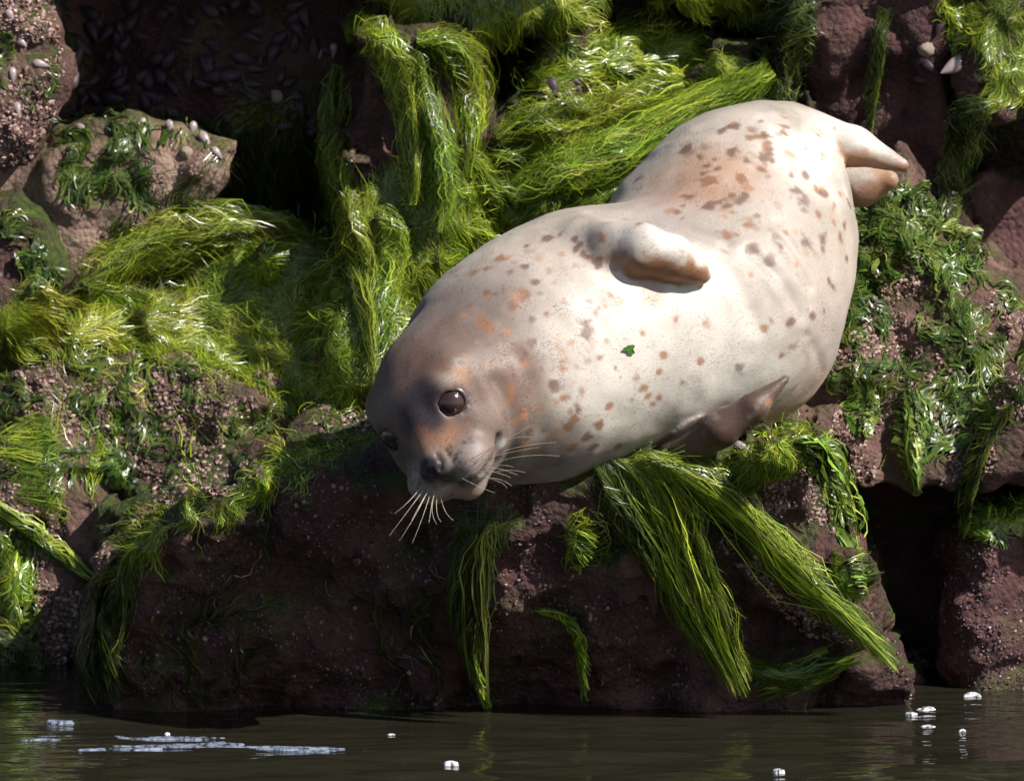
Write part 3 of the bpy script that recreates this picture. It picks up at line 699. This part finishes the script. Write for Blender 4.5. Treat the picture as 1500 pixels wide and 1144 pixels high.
def mat_region(label, poly, n, ang, length, thick=0.02, pal=YEL, wid=0.002, mat=None, m=11, swirl=1.0, lam=70, hang=0.5, patch=None, name='seaweed_mat', curl=0.45):
    """a mat of strands lying over a stretch of rock; ang in degrees, 0 = rightwards, 90 = down"""
    _ws[0] += 1; s = _ws[0]; rg = np.random.default_rng(s)
    if mat is None and patch is None: patch = (38, -0.2)
    if mat is None: n = int(n*2.1); wid *= 0.52; m = 7; thick *= 0.38; length = (length[0]*0.55, length[1]*0.75)
    p = inpoly(n, poly, rg)
    if patch is not None:
        k = vnoise(p, 1/patch[0], s+40)+0.35*vnoise(p, 3.1/patch[0], s+41); p = p[k > patch[1]]; n = len(p)
    CR = rg.uniform(0, 1, n) < 0.2
    L = rg.uniform(length[0], length[1], n)*np.where(CR, 0.55, 1)/(m-1)
    PX = np.zeros((n, m)); PY = np.zeros((n, m)); x, y = p[:, 0]-math.cos(math.radians(ang))*L*(m-1)*0.5, p[:, 1]-math.sin(math.radians(ang))*L*(m-1)*0.5
    da = np.where(CR, rg.normal(0, 1.3, n), rg.normal(0, 0.16, n))+curl*smooth_rand(rg, n, m, 5).T
    for i in range(m):
        PX[:, i], PY[:, i] = x, y
        a = math.radians(ang)+swirl*vnoise(np.stack([x, y], 1), 1/lam, s)+0.9*swirl*vnoise(np.stack([x, y], 1), 1/24, s+2)+0.5*swirl*vnoise(np.stack([x, y], 1), 1/10, s+3)+da[i]
        x = x+np.cos(a)*L; y = y+np.sin(a)*L
    h_ = np.clip(0.5+0.8*vnoise(np.stack([PX, PY], -1), 1/(lam*0.55), s+7)+0.4*vnoise(np.stack([PX, PY], -1), 1/(lam*0.22), s+8), 0, 1.3)
    LIFT = 0.001+thick*h_+0.005*np.clip(vnoise(np.stack([PX, PY], -1), 1/13, s+9)+0.2, 0, 1)+rg.uniform(0, 0.002, (n, 1))
    return ribbons(name, PX, PY, LIFT, wid, pal, mat or M_WEED, hang, label, seed=s)

# hair-like mats on the ledges
mat_region('yellow-green hair weed mat combed along the top of the pinkish ledge', [(-60,485),(20,465),(60,430),(130,420),(260,445),(400,470),(500,505),(560,560),(540,600),(430,545),(300,515),(150,505),(-60,520)], 6500, 12, (50,120), 0.03, YEL, 0.0017, swirl=0.8, lam=80)
drape('sweeping arch of yellow-green weed below the draped column', [(125,420),(180,385),(260,352),(340,338),(410,342),(470,370)], (18,24,26,24,22,14), 1600, 0.03, YEL, 0.0017)
mat_region('dim olive weed veil hanging between the ochre stone and the column', [(180,390),(240,330),(300,260),(350,190),(420,170),(470,200),(480,330),(400,340),(320,335),(240,355)], 1600, 110, (60,140), 0.015, DGR, 0.002)
mat_region('tangled green weed under the sweeping arch', [(130,430),(230,380),(420,365),(480,400),(540,500),(480,520),(340,470),(200,450)], 2600, 15, (50,130), 0.03, GRN*0.8+YEL*0.2, 0.0018)
drape('long rope of green weed hanging down the side of the column', [(498,95),(488,160),(488,230),(500,300),(522,370),(540,450),(548,545)], (12,16,18,18,22,20,12), 1500, 0.045, YEL*0.6+GRN*0.4, 0.0019)
drape('weed tress arching over the top of the column and down its middle', [(505,55),(545,45),(580,90),(598,150),(604,230),(604,300)], (16,22,20,16,13,12), 1300, 0.04, YEL*0.7+GRN*0.3, 0.0018)
drape('weed curtain on the sunny side of the column', [(610,60),(650,62),(688,100),(696,170),(686,260)], (14,18,20,16,10), 1000, 0.03, YEL*0.6+GRN*0.4, 0.0018)
drape('weed tress running down the front of the column', [(612,75),(620,140),(640,210),(652,280),(640,340)], (12,14,16,18,16), 800, 0.035, GRN, 0.0018)
mat_region('dense green weed heaped at the foot of the column', [(455,330),(520,290),(600,270),(690,260),(790,255),(800,290),(700,380),(640,440),(580,540),(470,500),(440,420)], 6000, 85, (60,150), 0.045, GRN*0.6+YEL*0.4, 0.002, swirl=1.1, lam=60)
drape('weed strand bundle hanging beside the seal below the column', [(560,300),(575,360),(555,440),(560,520)], (16,22,22,14), 900, 0.04, GRN, 0.002)
mat_region('dark weed fold along the seal neck', [(560,560),(600,440),(690,350),(760,310),(780,330),(640,450),(580,560)], 1500, 100, (40,90), 0.02, GRN*0.6, 0.002)
# mound behind the seal
mat_region('arching green weed over the mound behind the seal', [(775,130),(800,85),(870,50),(960,45),(1050,80),(1130,100),(1130,130),(1050,130),(960,115),(880,110),(820,150),(780,180)], 4200, 20, (50,120), 0.035, GRN*0.6+YEL*0.4, 0.002, swirl=1.0)
drape('thick weed roll lying on the front of the mound', [(728,205),(770,178),(830,172),(880,165),(930,140),(1000,118)], (12,22,26,20,18,14), 1700, 0.04, GRN*0.5+YEL*0.5, 0.0019)
drape('weed roll sloping down to the seal hips', [(745,290),(800,262),(860,240),(930,210),(1000,165),(1080,130),(1130,100)], (20,30,26,20,18,18,12), 2600, 0.04, GRN, 0.002)
mat_region('green weed tufts hanging in the hollow of the mound', [(930,130),(1010,120),(1060,140),(1010,200),(960,220),(930,190)], 1300, 80, (30,80), 0.03, GRN*0.5+YEL*0.5, 0.002)
mat_region('green weed bank tucked behind the seal back', [(760,310),(800,265),(900,230),(980,190),(960,240),(890,300),(800,320)], 2200, 120, (35,80), 0.03, GRN*0.9, 0.002)
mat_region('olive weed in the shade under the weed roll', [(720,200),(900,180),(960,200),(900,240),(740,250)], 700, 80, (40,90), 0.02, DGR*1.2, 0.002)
# top brows
mat_region('pale green weed fringe over the brow above the column', [(545,-40),(870,-40),(868,40),(760,60),(700,55),(620,35),(548,15)], 4200, 60, (40,100), 0.03, YEL*0.8+GRN*0.2, 0.0018)
mat_region('pale green weed fringe on the brow above the mound', [(940,-40),(1140,-40),(1130,20),(1060,40),(960,15)], 2000, 70, (35,90), 0.03, YEL*0.8+GRN*0.2, 0.0018)
drape('shaded weed curtain hanging beside the bare purple wall', [(1150,-20),(1148,40),(1146,90),(1150,150)], (26,30,26,22), 800, 0.03, DGR*1.6, 0.002)
drape('thin dark weed tress on the bare purple wall', [(1295,10),(1285,80),(1275,150),(1270,200)], (16,14,12,8), 260, 0.015, DGR*1.4, 0.002)
mat_region('bright weed cap on the high rock above the leaf-weed slope', [(1385,20),(1480,-10),(1520,50),(1510,70),(1450,90),(1410,85),(1395,50)], 1100, 75, (35,90), 0.03, GRN*0.5+YEL*0.5, 0.002)
mat_region('bright weed shoulder on the high rock beside the mussel', [(1420,150),(1450,110),(1520,70),(1520,140),(1460,165)], 800, 110, (35,100), 0.03, GRN*0.6+YEL*0.4, 0.002)
drape('dark weed curtain hanging under the high rock', [(1430,140),(1410,200),(1398,270),(1392,330)], (22,24,22,16), 600, 0.02, DGR*1.6, 0.002)
# wet leaf weed
def leaves(label, poly, n, ang, length, thick=0.012, pal=LEAF, wid=0.006, patch=(45, -0.1), **k):
    return mat_region(label, poly, int(n*1.7), ang, (length[0]*0.7, length[1]*0.9), thick*0.6, pal*0.7, wid*0.5, M_WET, curl=0.5, m=7, patch=patch, name='leaf_weed', hang=0.3, **{'swirl': 1.6, 'lam': 40, **k})
leaves('glossy leaf weed fringe on the ochre stone', [(60,190),(190,178),(300,195),(320,225),(230,240),(225,300),(190,350),(150,330),(100,290),(95,230)], 1000, 90, (25,60), 0.014, LEAF*0.9, 0.005, swirl=1.0)
leaves('glossy leaf weed on the small dark stone', [(-40,300),(30,300),(60,350),(95,415),(60,420),(10,350),(-40,340)], 420, 60, (20,50), 0.012)
leaves('glossy leaf weed clinging to the barnacled outcrop', [(0,0),(60,30),(80,90),(100,130),(20,200),(0,100)], 260, 60, (15,35), 0.01, wid=0.004)
leaves('thick glossy leaf weed at the top of the sloping boulder', [(1245,300),(1330,285),(1400,345),(1440,400),(1400,400),(1330,370),(1280,420),(1235,470),(1240,380)], 2600, 70, (25,60), 0.02, patch=(30, -0.5))
leaves('glossy leaf weed patches scattered down the sloping boulder', [(1235,400),(1400,380),(1500,470),(1520,560),(1430,660),(1330,690),(1230,640),(1205,560)], 2200, 85, (25,65), 0.014, patch=(40, 0.02))
drape('wet leaf weed tongue hanging off the lower edge of the sloping boulder', [(1335,570),(1338,620),(1335,670),(1345,725)], (22,20,12,5), 150, 0.02, LEAF, 0.006, M_WET)
drape('wet leaf weed streamer on the sloping boulder', [(1270,560),(1268,600),(1262,640)], (14,18,10), 90, 0.016, LEAF, 0.006, M_WET)
leaves('glossy leaf weed strewn over the face of the pinkish ledge', [(-40,535),(200,525),(400,540),(540,600),(560,640),(480,650),(400,680),(250,700),(200,720),(-40,690)], 1000, 50, (20,55), 0.012, patch=(45, 0.22))
mat_region('fine weed threads trailing over the face of the pinkish ledge', [(-40,530),(300,530),(540,610),(480,650),(300,690),(-40,660)], 230, 25, (60,190), 0.008, GRN*0.6+YEL*0.4, 0.0016, curl=0.3)
drape('hanging weed strings on the face of the pinkish ledge', [(60,600),(70,650),(75,700),(100,760)], (50,60,60,40), 160, 0.012, GRN, 0.0025)
drape('wet dark leaf weed tuft on the face of the pinkish ledge', [(155,660),(180,690),(200,730)], (14,18,8), 70, 0.016, LEAF*0.8, 0.008, M_WET)
drape('slanting weed rope reaching from the ledge to the dark boulder', [(-20,735),(40,775),(90,810),(143,852)], (9,10,10,7), 420, 0.02, GRN*0.8, 0.0022, full=True)
drape('weed tresses hanging above the water on the ledge foot', [(-5,770),(12,830),(20,880),(45,930)], (24,20,18,14), 260, 0.02, GRN*0.9, 0.0025)
drape('thick dark weed roll dipping into the water at the ledge foot', [(-20,925),(20,945),(45,970),(65,992)], (22,24,22,14), 520, 0.04, DGR*1.8, 0.0025, full=True)
drape('wet leaf weed tuft low on the ledge foot', [(45,880),(52,910),(48,940)], (14,14,8), 60, 0.02, LEAF, 0.008, M_WET)
# front boulder
mat_region('bright weed on the sunny shoulder of the dark boulder', [(170,800),(260,740),(370,690),(480,655),(545,650),(470,690),(380,720),(290,770),(220,800),(180,825)], 1900, 135, (35,100), 0.02, GRN*0.6+YEL*0.4, 0.002)
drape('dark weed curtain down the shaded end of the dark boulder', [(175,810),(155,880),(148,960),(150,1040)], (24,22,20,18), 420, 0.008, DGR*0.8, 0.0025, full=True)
FANP = GRN*0.55+YEL*0.45
mat_region('weed blanket squeezed out from under the seal chest', [(868,668),(920,655),(1000,680),(1060,735),(1010,745),(960,720),(900,700)], 1100, 35, (30,80), 0.03, FANP, 0.002, swirl=0.6)
for lab, pts, w_, n_, pal_ in [
    ('wavy weed rope reaching the water, thickest of those below the seal chest', [(900,665),(958,728),(984,800),(1012,880),(1046,955),(1080,1026)], (12,13,9,11,9,5), 420, FANP),
    ('bright wavy weed rope lying along the thickest rope below the seal chest', [(932,665),(990,735),(1008,815),(1046,895),(1072,965),(1094,1022)], (10,10,7,9,7,4), 300, YEL*0.8+GRN*0.2),
    ('dim wavy weed rope on the shaded side of the thickest rope', [(888,675),(925,740),(968,815),(998,890),(1050,968)], (9,9,6,7,4), 240, GRN*0.6),
    ('short wavy weed rope ending halfway down beside the bright rope', [(955,672),(1008,738),(1028,800),(1052,868),(1068,940)], (8,7,5,6,3), 190, FANP),
    ('dark thin weed strand hanging at the shaded edge of the ropes', [(872,680),(898,742),(940,805),(962,862)], (10,10,7,4), 150, DGR*1.6),
    ('wispy weed thread hanging between the ropes and the slanting rope', [(1004,695),(1024,760),(1030,825),(1056,900)], (4,5,4,2), 60, FANP)]:
    drape(lab, pts, w_, n_, 0.022, pal_, 0.0022, full=True, wander=0.75, fray=1.3)
drape('weed rope slanting over the boulder to its far foot', [(930,662),(1010,692),(1088,752),(1160,832),(1242,910),(1318,984)], (16,16,12,12,13,7), 800, 0.03, GRN*0.7+YEL*0.3, 0.0022, full=True, wander=0.65, fray=0.9)
drape('second weed strand twined along the slanting rope', [(985,680),(1070,730),(1120,795),(1185,845),(1222,905)], (9,10,8,8,4), 300, 0.03, YEL*0.7+GRN*0.3, 0.0022, full=True, wander=0.7, fray=1.3)
mat_region('weed cushion in front of the lower flipper', [(1000,690),(1060,680),(1100,640),(1150,632),(1195,645),(1180,668),(1120,690),(1060,715),(1010,700)], 1500, 150, (40,100), 0.025, GRN*0.7+YEL*0.3, 0.002)
drape('wet weed tail curling down past the weed cushion', [(1165,640),(1205,665),(1228,710),(1245,760),(1252,808)], (12,16,14,16,10), 420, 0.025, LEAF*0.8+GRN*0.2, 0.004, M_WET)
drape('weed shreds below the curling weed tail', [(1240,800),(1250,850),(1265,880)], (22,24,14), 140, 0.015, GRN*0.7, 0.003)
drape('limp weed string bridging the feet of the hanging ropes at the waterline', [(1085,975),(1130,990),(1190,992),(1270,962)], (10,12,12,8), 420, 0.02, GRN*0.7, 0.0024, full=True)
drape('fringe dripping from the limp weed string', [(1120,985),(1130,1005),(1135,1024)], (40,36,26), 60, 0.01, GRN*0.6, 0.002)
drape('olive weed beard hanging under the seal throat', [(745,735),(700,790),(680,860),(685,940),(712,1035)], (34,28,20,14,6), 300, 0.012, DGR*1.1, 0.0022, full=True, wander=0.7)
drape('bright thin weed tail on the face of the dark boulder', [(680,880),(684,940),(700,1000),(715,1038)], (6,7,8,8), 110, 0.02, GRN, 0.0026, M_WET, wander=0.3)
drape('short weed tress crossing the dark boulder face', [(780,892),(825,908),(845,940),(852,985),(856,1026)], (5,9,9,6,4), 70, 0.02, GRN, 0.0026, M_WET, wander=0.3)
drape('weed wisps below the seal chest', [(842,745),(850,790),(835,840)], (20,26,14), 80, 0.012, GRN*0.8, 0.0024)
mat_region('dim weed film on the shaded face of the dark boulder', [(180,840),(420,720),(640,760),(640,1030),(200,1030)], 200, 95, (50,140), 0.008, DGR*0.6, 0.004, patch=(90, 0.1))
mat_region('green weed cap on the dark boulder at the recess', [(1420,775),(1450,745),(1520,728),(1520,770),(1440,795)], 700, 120, (25,60), 0.02, LEAF*0.7+GRN*0.3, 0.0035)
drape('dark weed edge hanging down beside the recess', [(1480,590),(1440,650),(1420,720),(1410,790)], (12,12,10,6), 260, 0.02, DGR*1.2, 0.003)

# ------------------------------------------------------------------ barnacle crust (uncountable, one part per rock)
IC = (1+5**.5)/2
ico_v = np.array([(-1,IC,0),(1,IC,0),(-1,-IC,0),(1,-IC,0),(0,-1,IC),(0,1,IC),(0,-1,-IC),(0,1,-IC),(IC,0,-1),(IC,0,1),(-IC,0,-1),(-IC,0,1)])/math.sqrt(1+IC*IC)
ico_f = np.array([(0,11,5),(0,5,1),(0,1,7),(0,7,10),(0,10,11),(1,5,9),(5,11,4),(11,10,2),(10,7,6),(7,1,8),(3,9,4),(3,4,2),(3,2,6),(3,6,8),(3,8,9),(4,9,5),(2,4,11),(6,2,10),(8,6,7),(9,8,1)])
def crust_mat(name, a, b_, rough):
    m, nt, b = new_mat(name); at_ = N(nt, 'ShaderNodeAttribute', attribute_name='tint')
    nt.links.new(mix(nt, at_.outputs['Fac'], a, b_), b.inputs['Base Color'])
    b.inputs['Roughness'].default_value = rough; b.inputs['Specular IOR Level'].default_value = 0.4
    return m
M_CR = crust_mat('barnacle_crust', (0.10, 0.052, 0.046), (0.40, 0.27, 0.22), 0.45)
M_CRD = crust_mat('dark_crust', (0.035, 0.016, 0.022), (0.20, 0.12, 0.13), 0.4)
def crust(key, poly, n, r=(1.0, 4.2), mat=None, patch=(60, -0.2), seed=0):
    rg = np.random.default_rng(900+seed); p = inpoly(n, poly, rg)
    k = vnoise(p, 1/patch[0], seed)+0.4*vnoise(p, 3/patch[0], seed+1); p = p[k > patch[1]]; n = len(p)
    Y = depth(p[:, 0], p[:, 1]); C = at(p[:, 0], p[:, 1], Y)
    rad = (r[0]+(r[1]*1.25-r[0])*rg.uniform(0, 1, n)**2.2)/1000*0.85
    V = C[:, None, :]+ico_v[None]*rad[:, None, None]*rg.uniform(0.4, 1.4, (n, 12, 1))
    F_ = (ico_f[None]+(np.arange(n)*12)[:, None, None]).reshape(-1, 3)
    me = fast_mesh('barnacle_crust', V.reshape(-1, 3), F_, False)
    set_attr(me, 'tint', np.repeat(rg.uniform(0, 1, n)**1.6, 12))
    link('barnacle_crust', me, mat or M_CR, ROCK[key], kind='stuff')
crust('ledge', [(-100,530),(250,515),(420,535),(560,620),(400,690),(280,745),(200,790),(145,850),(135,1000),(-100,1000)], 14000, (1.3, 4.8), seed=1, patch=(60, -0.35))
crust('slope', [(1210,380),(1300,340),(1420,390),(1540,500),(1540,640),(1440,700),(1340,720),(1230,700),(1190,600)], 9500, (1.3, 4.8), seed=2, patch=(60, -0.3))
crust('front', [(1090,700),(1200,660),(1240,760),(1280,860),(1280,950),(1180,930),(1050,800)], 4500, seed=3, patch=(60,-0.35))
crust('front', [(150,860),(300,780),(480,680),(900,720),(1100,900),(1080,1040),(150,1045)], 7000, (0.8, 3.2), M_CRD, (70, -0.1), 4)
crust('corner', [(-60,-40),(70,-40),(100,130),(40,240),(-60,250)], 3000, (1.5, 5), seed=5, patch=(50,-0.4))
crust('column', [(500,200),(590,180),(590,300),(510,300)], 350, seed=6)
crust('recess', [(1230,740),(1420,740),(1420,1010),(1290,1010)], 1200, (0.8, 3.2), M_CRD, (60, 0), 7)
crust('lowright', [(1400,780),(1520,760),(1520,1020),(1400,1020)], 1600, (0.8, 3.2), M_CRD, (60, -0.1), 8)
crust('ochre', [(190,260),(310,215),(300,270),(240,330),(190,350)], 700, (1, 2.5), seed=9)

# ------------------------------------------------------------------ mussels and limpets
M_MUS = simple('mussel_shell', (0.042, 0.024, 0.030), 0.5, 0.3, 0.5, 90)
M_MUSP = simple('worn_mussel_shell', (0.26, 0.20, 0.20), 0.4, 0.5, 0.4, 70)
M_LIM = simple('limpet_shell', (0.40, 0.31, 0.24), 0.6, 0.3, 0.35, 120, 0.002)
def mussel_mesh():
    n, k = 11, 12; V = []
    for i in range(n):
        u = i/(n-1); x = -0.5+u
        wd = 0.26*math.sin(math.pi*min(1, u*0.98+0.01)**0.62)**0.8; th = 0.19*math.sin(math.pi*min(1, u*0.98+0.01)**0.75)**0.9
        for j in range(k):
            a = 2*math.pi*j/k; s = math.sin(a); c = math.cos(a)
            V.append((x, wd*c+0.06*u*u, th*(abs(s)**0.8)*(1 if s > 0 else -1)))
    i = np.arange(n*k).reshape(n, k); j = np.roll(i, -1, 1)
    F_ = np.stack([i[:-1], j[:-1], j[1:], i[1:]], -1).reshape(-1, 4)
    return fast_mesh('mussel', np.array(V), F_)
def limpet_mesh():
    n, k = 7, 20; V = []
    for i in range(n):
        u = i/(n-1); r = 0.5*math.sin(u*math.pi/2)**0.8; z = 0.42*(1-u)**0.9
        for j in range(k):
            a = 2*math.pi*j/k; q = r*(1+0.05*math.cos(10*a)*u)
            V.append((q*math.cos(a)+0.05*(1-u), 0.9*q*math.sin(a), z))
    i = np.arange(n*k).reshape(n, k); j = np.roll(i, -1, 1)
    return fast_mesh('limpet', np.array(V), np.stack([i[:-1], i[1:], j[1:], j[:-1]], -1).reshape(-1, 4))
def copy_with(me, mat):
    q = me.copy(); q.materials.clear(); q.materials.append(mat); return q
mm_ = mussel_mesh(); MUS = copy_with(mm_, M_MUS); MUSP = copy_with(mm_, M_MUSP); LIM = copy_with(limpet_mesh(), M_LIM)
def shell(me, name, px, py, size, rot, label, group, cat, out=0.3):
    Y = float(depth(np.array([px]), np.array([py]))[0])
    hgt = size/1000
    o = link(name, me, None, None, label, cat, group)
    o.location = at(px, py, Y-hgt*0.08*(1 if cat == 'mussel' else 0))
    from mathutils import Matrix
    zc = Vector((rs.uniform(-.4, .4), -1, rs.uniform(-.1, .6))).normalized()
    xc = Vector((math.cos(rot), 0, -math.sin(rot))); xc = (xc-zc*xc.dot(zc)).normalized(); yc = zc.cross(xc)
    o.rotation_euler = Matrix((xc, yc, zc)).transposed().to_euler(); o.scale = (hgt, hgt, hgt)
    return o
for k in range(110):
    px, py = rs.uniform(105, 480), rs.uniform(-5, 190)
    if py > 150 and px < 330: continue
    shell(MUS, 'mussel', px, py, rs.uniform(26, 48), rs.uniform(0, 6.3), 'dark mussel packed in the shaded bed above the ochre stone', 'mussels in the shaded bed', 'mussel')
for x, y, s, r in [(410,225,34,.4),(430,215,30,2.2),(395,180,30,1),(440,165,32,1.4),(385,250,28,.5),(445,190,26,2.5)]:
    shell(MUS, 'mussel', x, y, s, r, 'dark mussel in the shade beside the hanging weed rope', 'mussels beside the column', 'mussel')
for x, y, s, r in [(465,82,26,1.9),(488,75,24,1.7),(505,112,18,1.5)]:
    shell(MUSP, 'mussel', x, y, s, r, 'pale worn mussel standing up at the top edge of the column', 'pale mussels on the column edge', 'mussel')
for x, y, s, r in [(588,76,30,.4),(640,75,26,1.2),(628,98,26,.1),(600,66,20,2)]:
    shell(MUSP if x < 590 else MUS, 'mussel', x, y, s, r, 'mussel set among the weed on top of the column', 'mussels on top of the column', 'mussel')
for x, y, s, r in [(810,130,38,1.2),(838,118,32,.6),(856,120,30,2.5),(795,142,30,.3),(846,130,26,1.1)]:
    shell(MUS, 'mussel', x, y, s, r, 'dark mussel in the hollow of the weedy mound', 'mussels in the mound hollow', 'mussel')
shell(MUSP, 'mussel', 806, 152, 30, 0.1, 'pale worn mussel in the hollow of the weedy mound', None, 'mussel')
shell(MUSP, 'mussel', 918, 155, 22, 1.3, 'small pale shell tucked under the mound weed', None, 'mussel')
shell(MUSP, 'mussel', 1398, 96, 52, 2.7, 'large brown mussel jutting from the high weedy rock', None, 'mussel')
shell(MUSP, 'mussel', 1424, 58, 26, 1.0, 'brown mussel half covered by the bright weed cap', None, 'mussel')
for x, y, s, r in [(1362,100,34,.7),(1375,40,30,1.9),(1350,118,26,0.3)]:
    shell(MUS, 'mussel', x, y, s, r, 'dark mussel on the shaded wall beside the high weedy rock', 'mussels by the high rock', 'mussel')
shell(LIM, 'limpet', 1356, 72, 28, .5, 'limpet with a bright rim on the shaded wall', None, 'limpet')
shell(LIM, 'limpet', 404, 142, 24, .5, 'round pale limpet above the dark mussels beside the column', None, 'limpet')
shell(LIM, 'limpet', 709, 126, 20, .5, 'round limpet at the sunny edge of the column', None, 'limpet')
shell(LIM, 'limpet', 273, 224, 22, .5, 'round limpet casting a shadow on the ochre stone', None, 'limpet')
for x, y, s, r in [(248,188,26,1.5),(282,190,26,1.8),(300,205,30,1.2),(208,182,22,2),(75,178,26,.2),(120,188,22,.5),(318,225,24,1)]:
    shell(MUSP, 'mussel', x, y, s, r, 'pale mussel along the top rim of the ochre stone', 'mussels on the ochre stone rim', 'mussel')
for x, y, s, r in [(15,25,24,1.2),(30,62,26,.8),(18,110,24,1.7),(60,95,26,.3),(25,160,24,1.4),(8,70,22,2)]:
    shell(MUSP, 'mussel', x, y, s, r, 'pale mussel on the sunlit barnacled outcrop', 'mussels on the barnacled outcrop', 'mussel')
shell(MUSP, 'mussel', 1087, 655, 26, .6, 'pale shell beside the tip of the weed cushion', None, 'mussel')
for x, y, s in [(435,740,12),(488,712,12),(445,735,9),(262,935,10),(300,935,12),(600,985,12),(430,990,12),(455,1005,10),(890,890,8),(520,890,10)]:
    shell(LIM, 'barnacle', x, y, s*0.7, .3, 'white barnacle on the shaded face of the dark boulder', 'white barnacles on the dark boulder', 'barnacle')

# ------------------------------------------------------------------ small scraps, foam and painted sky streaks
def scrap(px, py, s, label):
    p = onseal(px, py); lo, nn_, ix, ds = SB.find_nearest(Vector(p)); nn_ = np.array(nn_)
    e1 = np.cross(nn_, [0.2, 0.3, 1]); e1 /= np.linalg.norm(e1); e2 = np.cross(nn_, e1)
    V = []; n = 7
    for i in range(n):
        for j in range(n):
            a, b_ = (i/(n-1)-.5), (j/(n-1)-.5)
            q_ = max(abs(a), abs(b_))/max(1e-6, math.hypot(a, b_)); an = math.atan2(b_, a)
            r_ = q_*(1+0.25*math.sin(3*an+1)+0.18*math.sin(5*an))
            V.append(p+(e1*a*r_+e2*b_*0.8*r_)*s+nn_*(0.001+0.002*math.sin(9*a+4*b_)**2+0.003*abs(a)))
    ids = np.arange(n*n).reshape(n, n)
    me = fast_mesh('seaweed_scrap', np.array(V), np.stack([ids[:-1, :-1], ids[1:, :-1], ids[1:, 1:], ids[:-1, 1:]], -1).reshape(-1, 4))
    set_attr(me, 'tint', np.tile([0.05, 0.13, 0.02, 1], (n*n, 1)), 'FLOAT_COLOR')
    link('seaweed_scrap', me, M_WET, None, label, 'seaweed')
scrap(921, 512, 0.017, 'small green weed scrap stuck on the seal belly')
M_FOAM = simple('foam', (0.50, 0.50, 0.52), 0.6, 0.3, 0.15, 200, 0.002)
M_SKYSTREAK = simple('sky_reflection_streak', (0.17, 0.20, 0.27), 0.5, 0.4, 0.3, 120, 0.002)  # bluish colour paints sky reflected in the ripples
for m_ in (M_FOAM, M_SKYSTREAK):
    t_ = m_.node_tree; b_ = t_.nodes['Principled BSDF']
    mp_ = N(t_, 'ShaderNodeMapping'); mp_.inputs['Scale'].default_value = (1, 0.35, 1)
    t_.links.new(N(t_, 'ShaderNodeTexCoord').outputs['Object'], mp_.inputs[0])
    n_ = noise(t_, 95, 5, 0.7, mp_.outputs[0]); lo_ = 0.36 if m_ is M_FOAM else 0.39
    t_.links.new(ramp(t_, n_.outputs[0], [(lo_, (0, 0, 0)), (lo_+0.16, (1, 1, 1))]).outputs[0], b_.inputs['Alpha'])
def foam(px, py, w_, d_, hgt, label, group, seed, mat=None):
    c = at(px, py, 0); d = FW*DIST + RT*((px-750)/1000) + UP*((572-py)/1000)
    t = -CAMP[2]/d[2]; c = CAMP+d*t
    if hgt > 1: w_ *= 0.8; d_ *= 0.8; hgt *= 0.75
    n, k = 9, 40; V = []; rg = random.Random(seed); ph = [rg.uniform(0, 6.3) for _ in range(5)]
    for i in range(n):
        u = i/(n-1)
        for j in range(k):
            a = 2*math.pi*j/k
            q = u*(1+0.22*math.sin(2*a+ph[0])+0.2*math.sin(3*a+ph[1])+0.14*math.sin(5*a+ph[2])+0.1*math.sin(9*a+ph[3]))
            V.append((c[0]+q*math.cos(a)*w_/2000, c[1]+q*math.sin(a)*d_/2000, 0.002+hgt/1000*max(0, 1-u**2)*(0.7+0.3*math.sin(6*a+ph[4]+u*9))-0.006*(u > 0.95)))
    i = np.arange(n*k).reshape(n, k); j = np.roll(i, -1, 1)
    me = fast_mesh('foam', np.array(V), np.stack([i[:-1], i[1:], j[1:], j[:-1]], -1).reshape(-1, 4))
    link('foam', me, mat or M_FOAM, None, label, 'foam', group)
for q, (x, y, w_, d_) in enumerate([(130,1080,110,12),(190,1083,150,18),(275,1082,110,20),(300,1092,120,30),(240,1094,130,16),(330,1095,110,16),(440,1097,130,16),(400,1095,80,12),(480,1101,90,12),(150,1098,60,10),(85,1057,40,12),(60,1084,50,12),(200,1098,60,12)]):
    foam(x, y, w_, d_*1.3, 0.3, 'bluish painted sky reflection streak on the water before the dark boulder', 'painted sky reflection streaks', 40+q, M_SKYSTREAK)
for q, (x, y, w_, d_) in enumerate([(245,1076,12,10),(574,1078,18,16),(560,1095,22,14),(636,1105,22,12),(535,1103,26,14),(660,1118,30,12)]):
    foam(x, y, w_*.8, d_, 3, 'small foam fleck floating apart from the bluish streaks', 'small foam flecks', 70+q)
for q, (x, y, w_, d_) in enumerate([(923,1035,26,26),(1090,1035,40,40),(1324,1018,22,24),(1358,1040,34,44),(1335,1047,20,20),(1424,1019,40,40),(1360,1066,24,16),(1410,1072,12,10),(1210,1024,30,16),(1140,1130,16,12)]):
    foam(x, y, w_, d_, 4, 'foam clot floating near the foot of the hanging weed ropes', 'foam clots by the weed', 90+q)
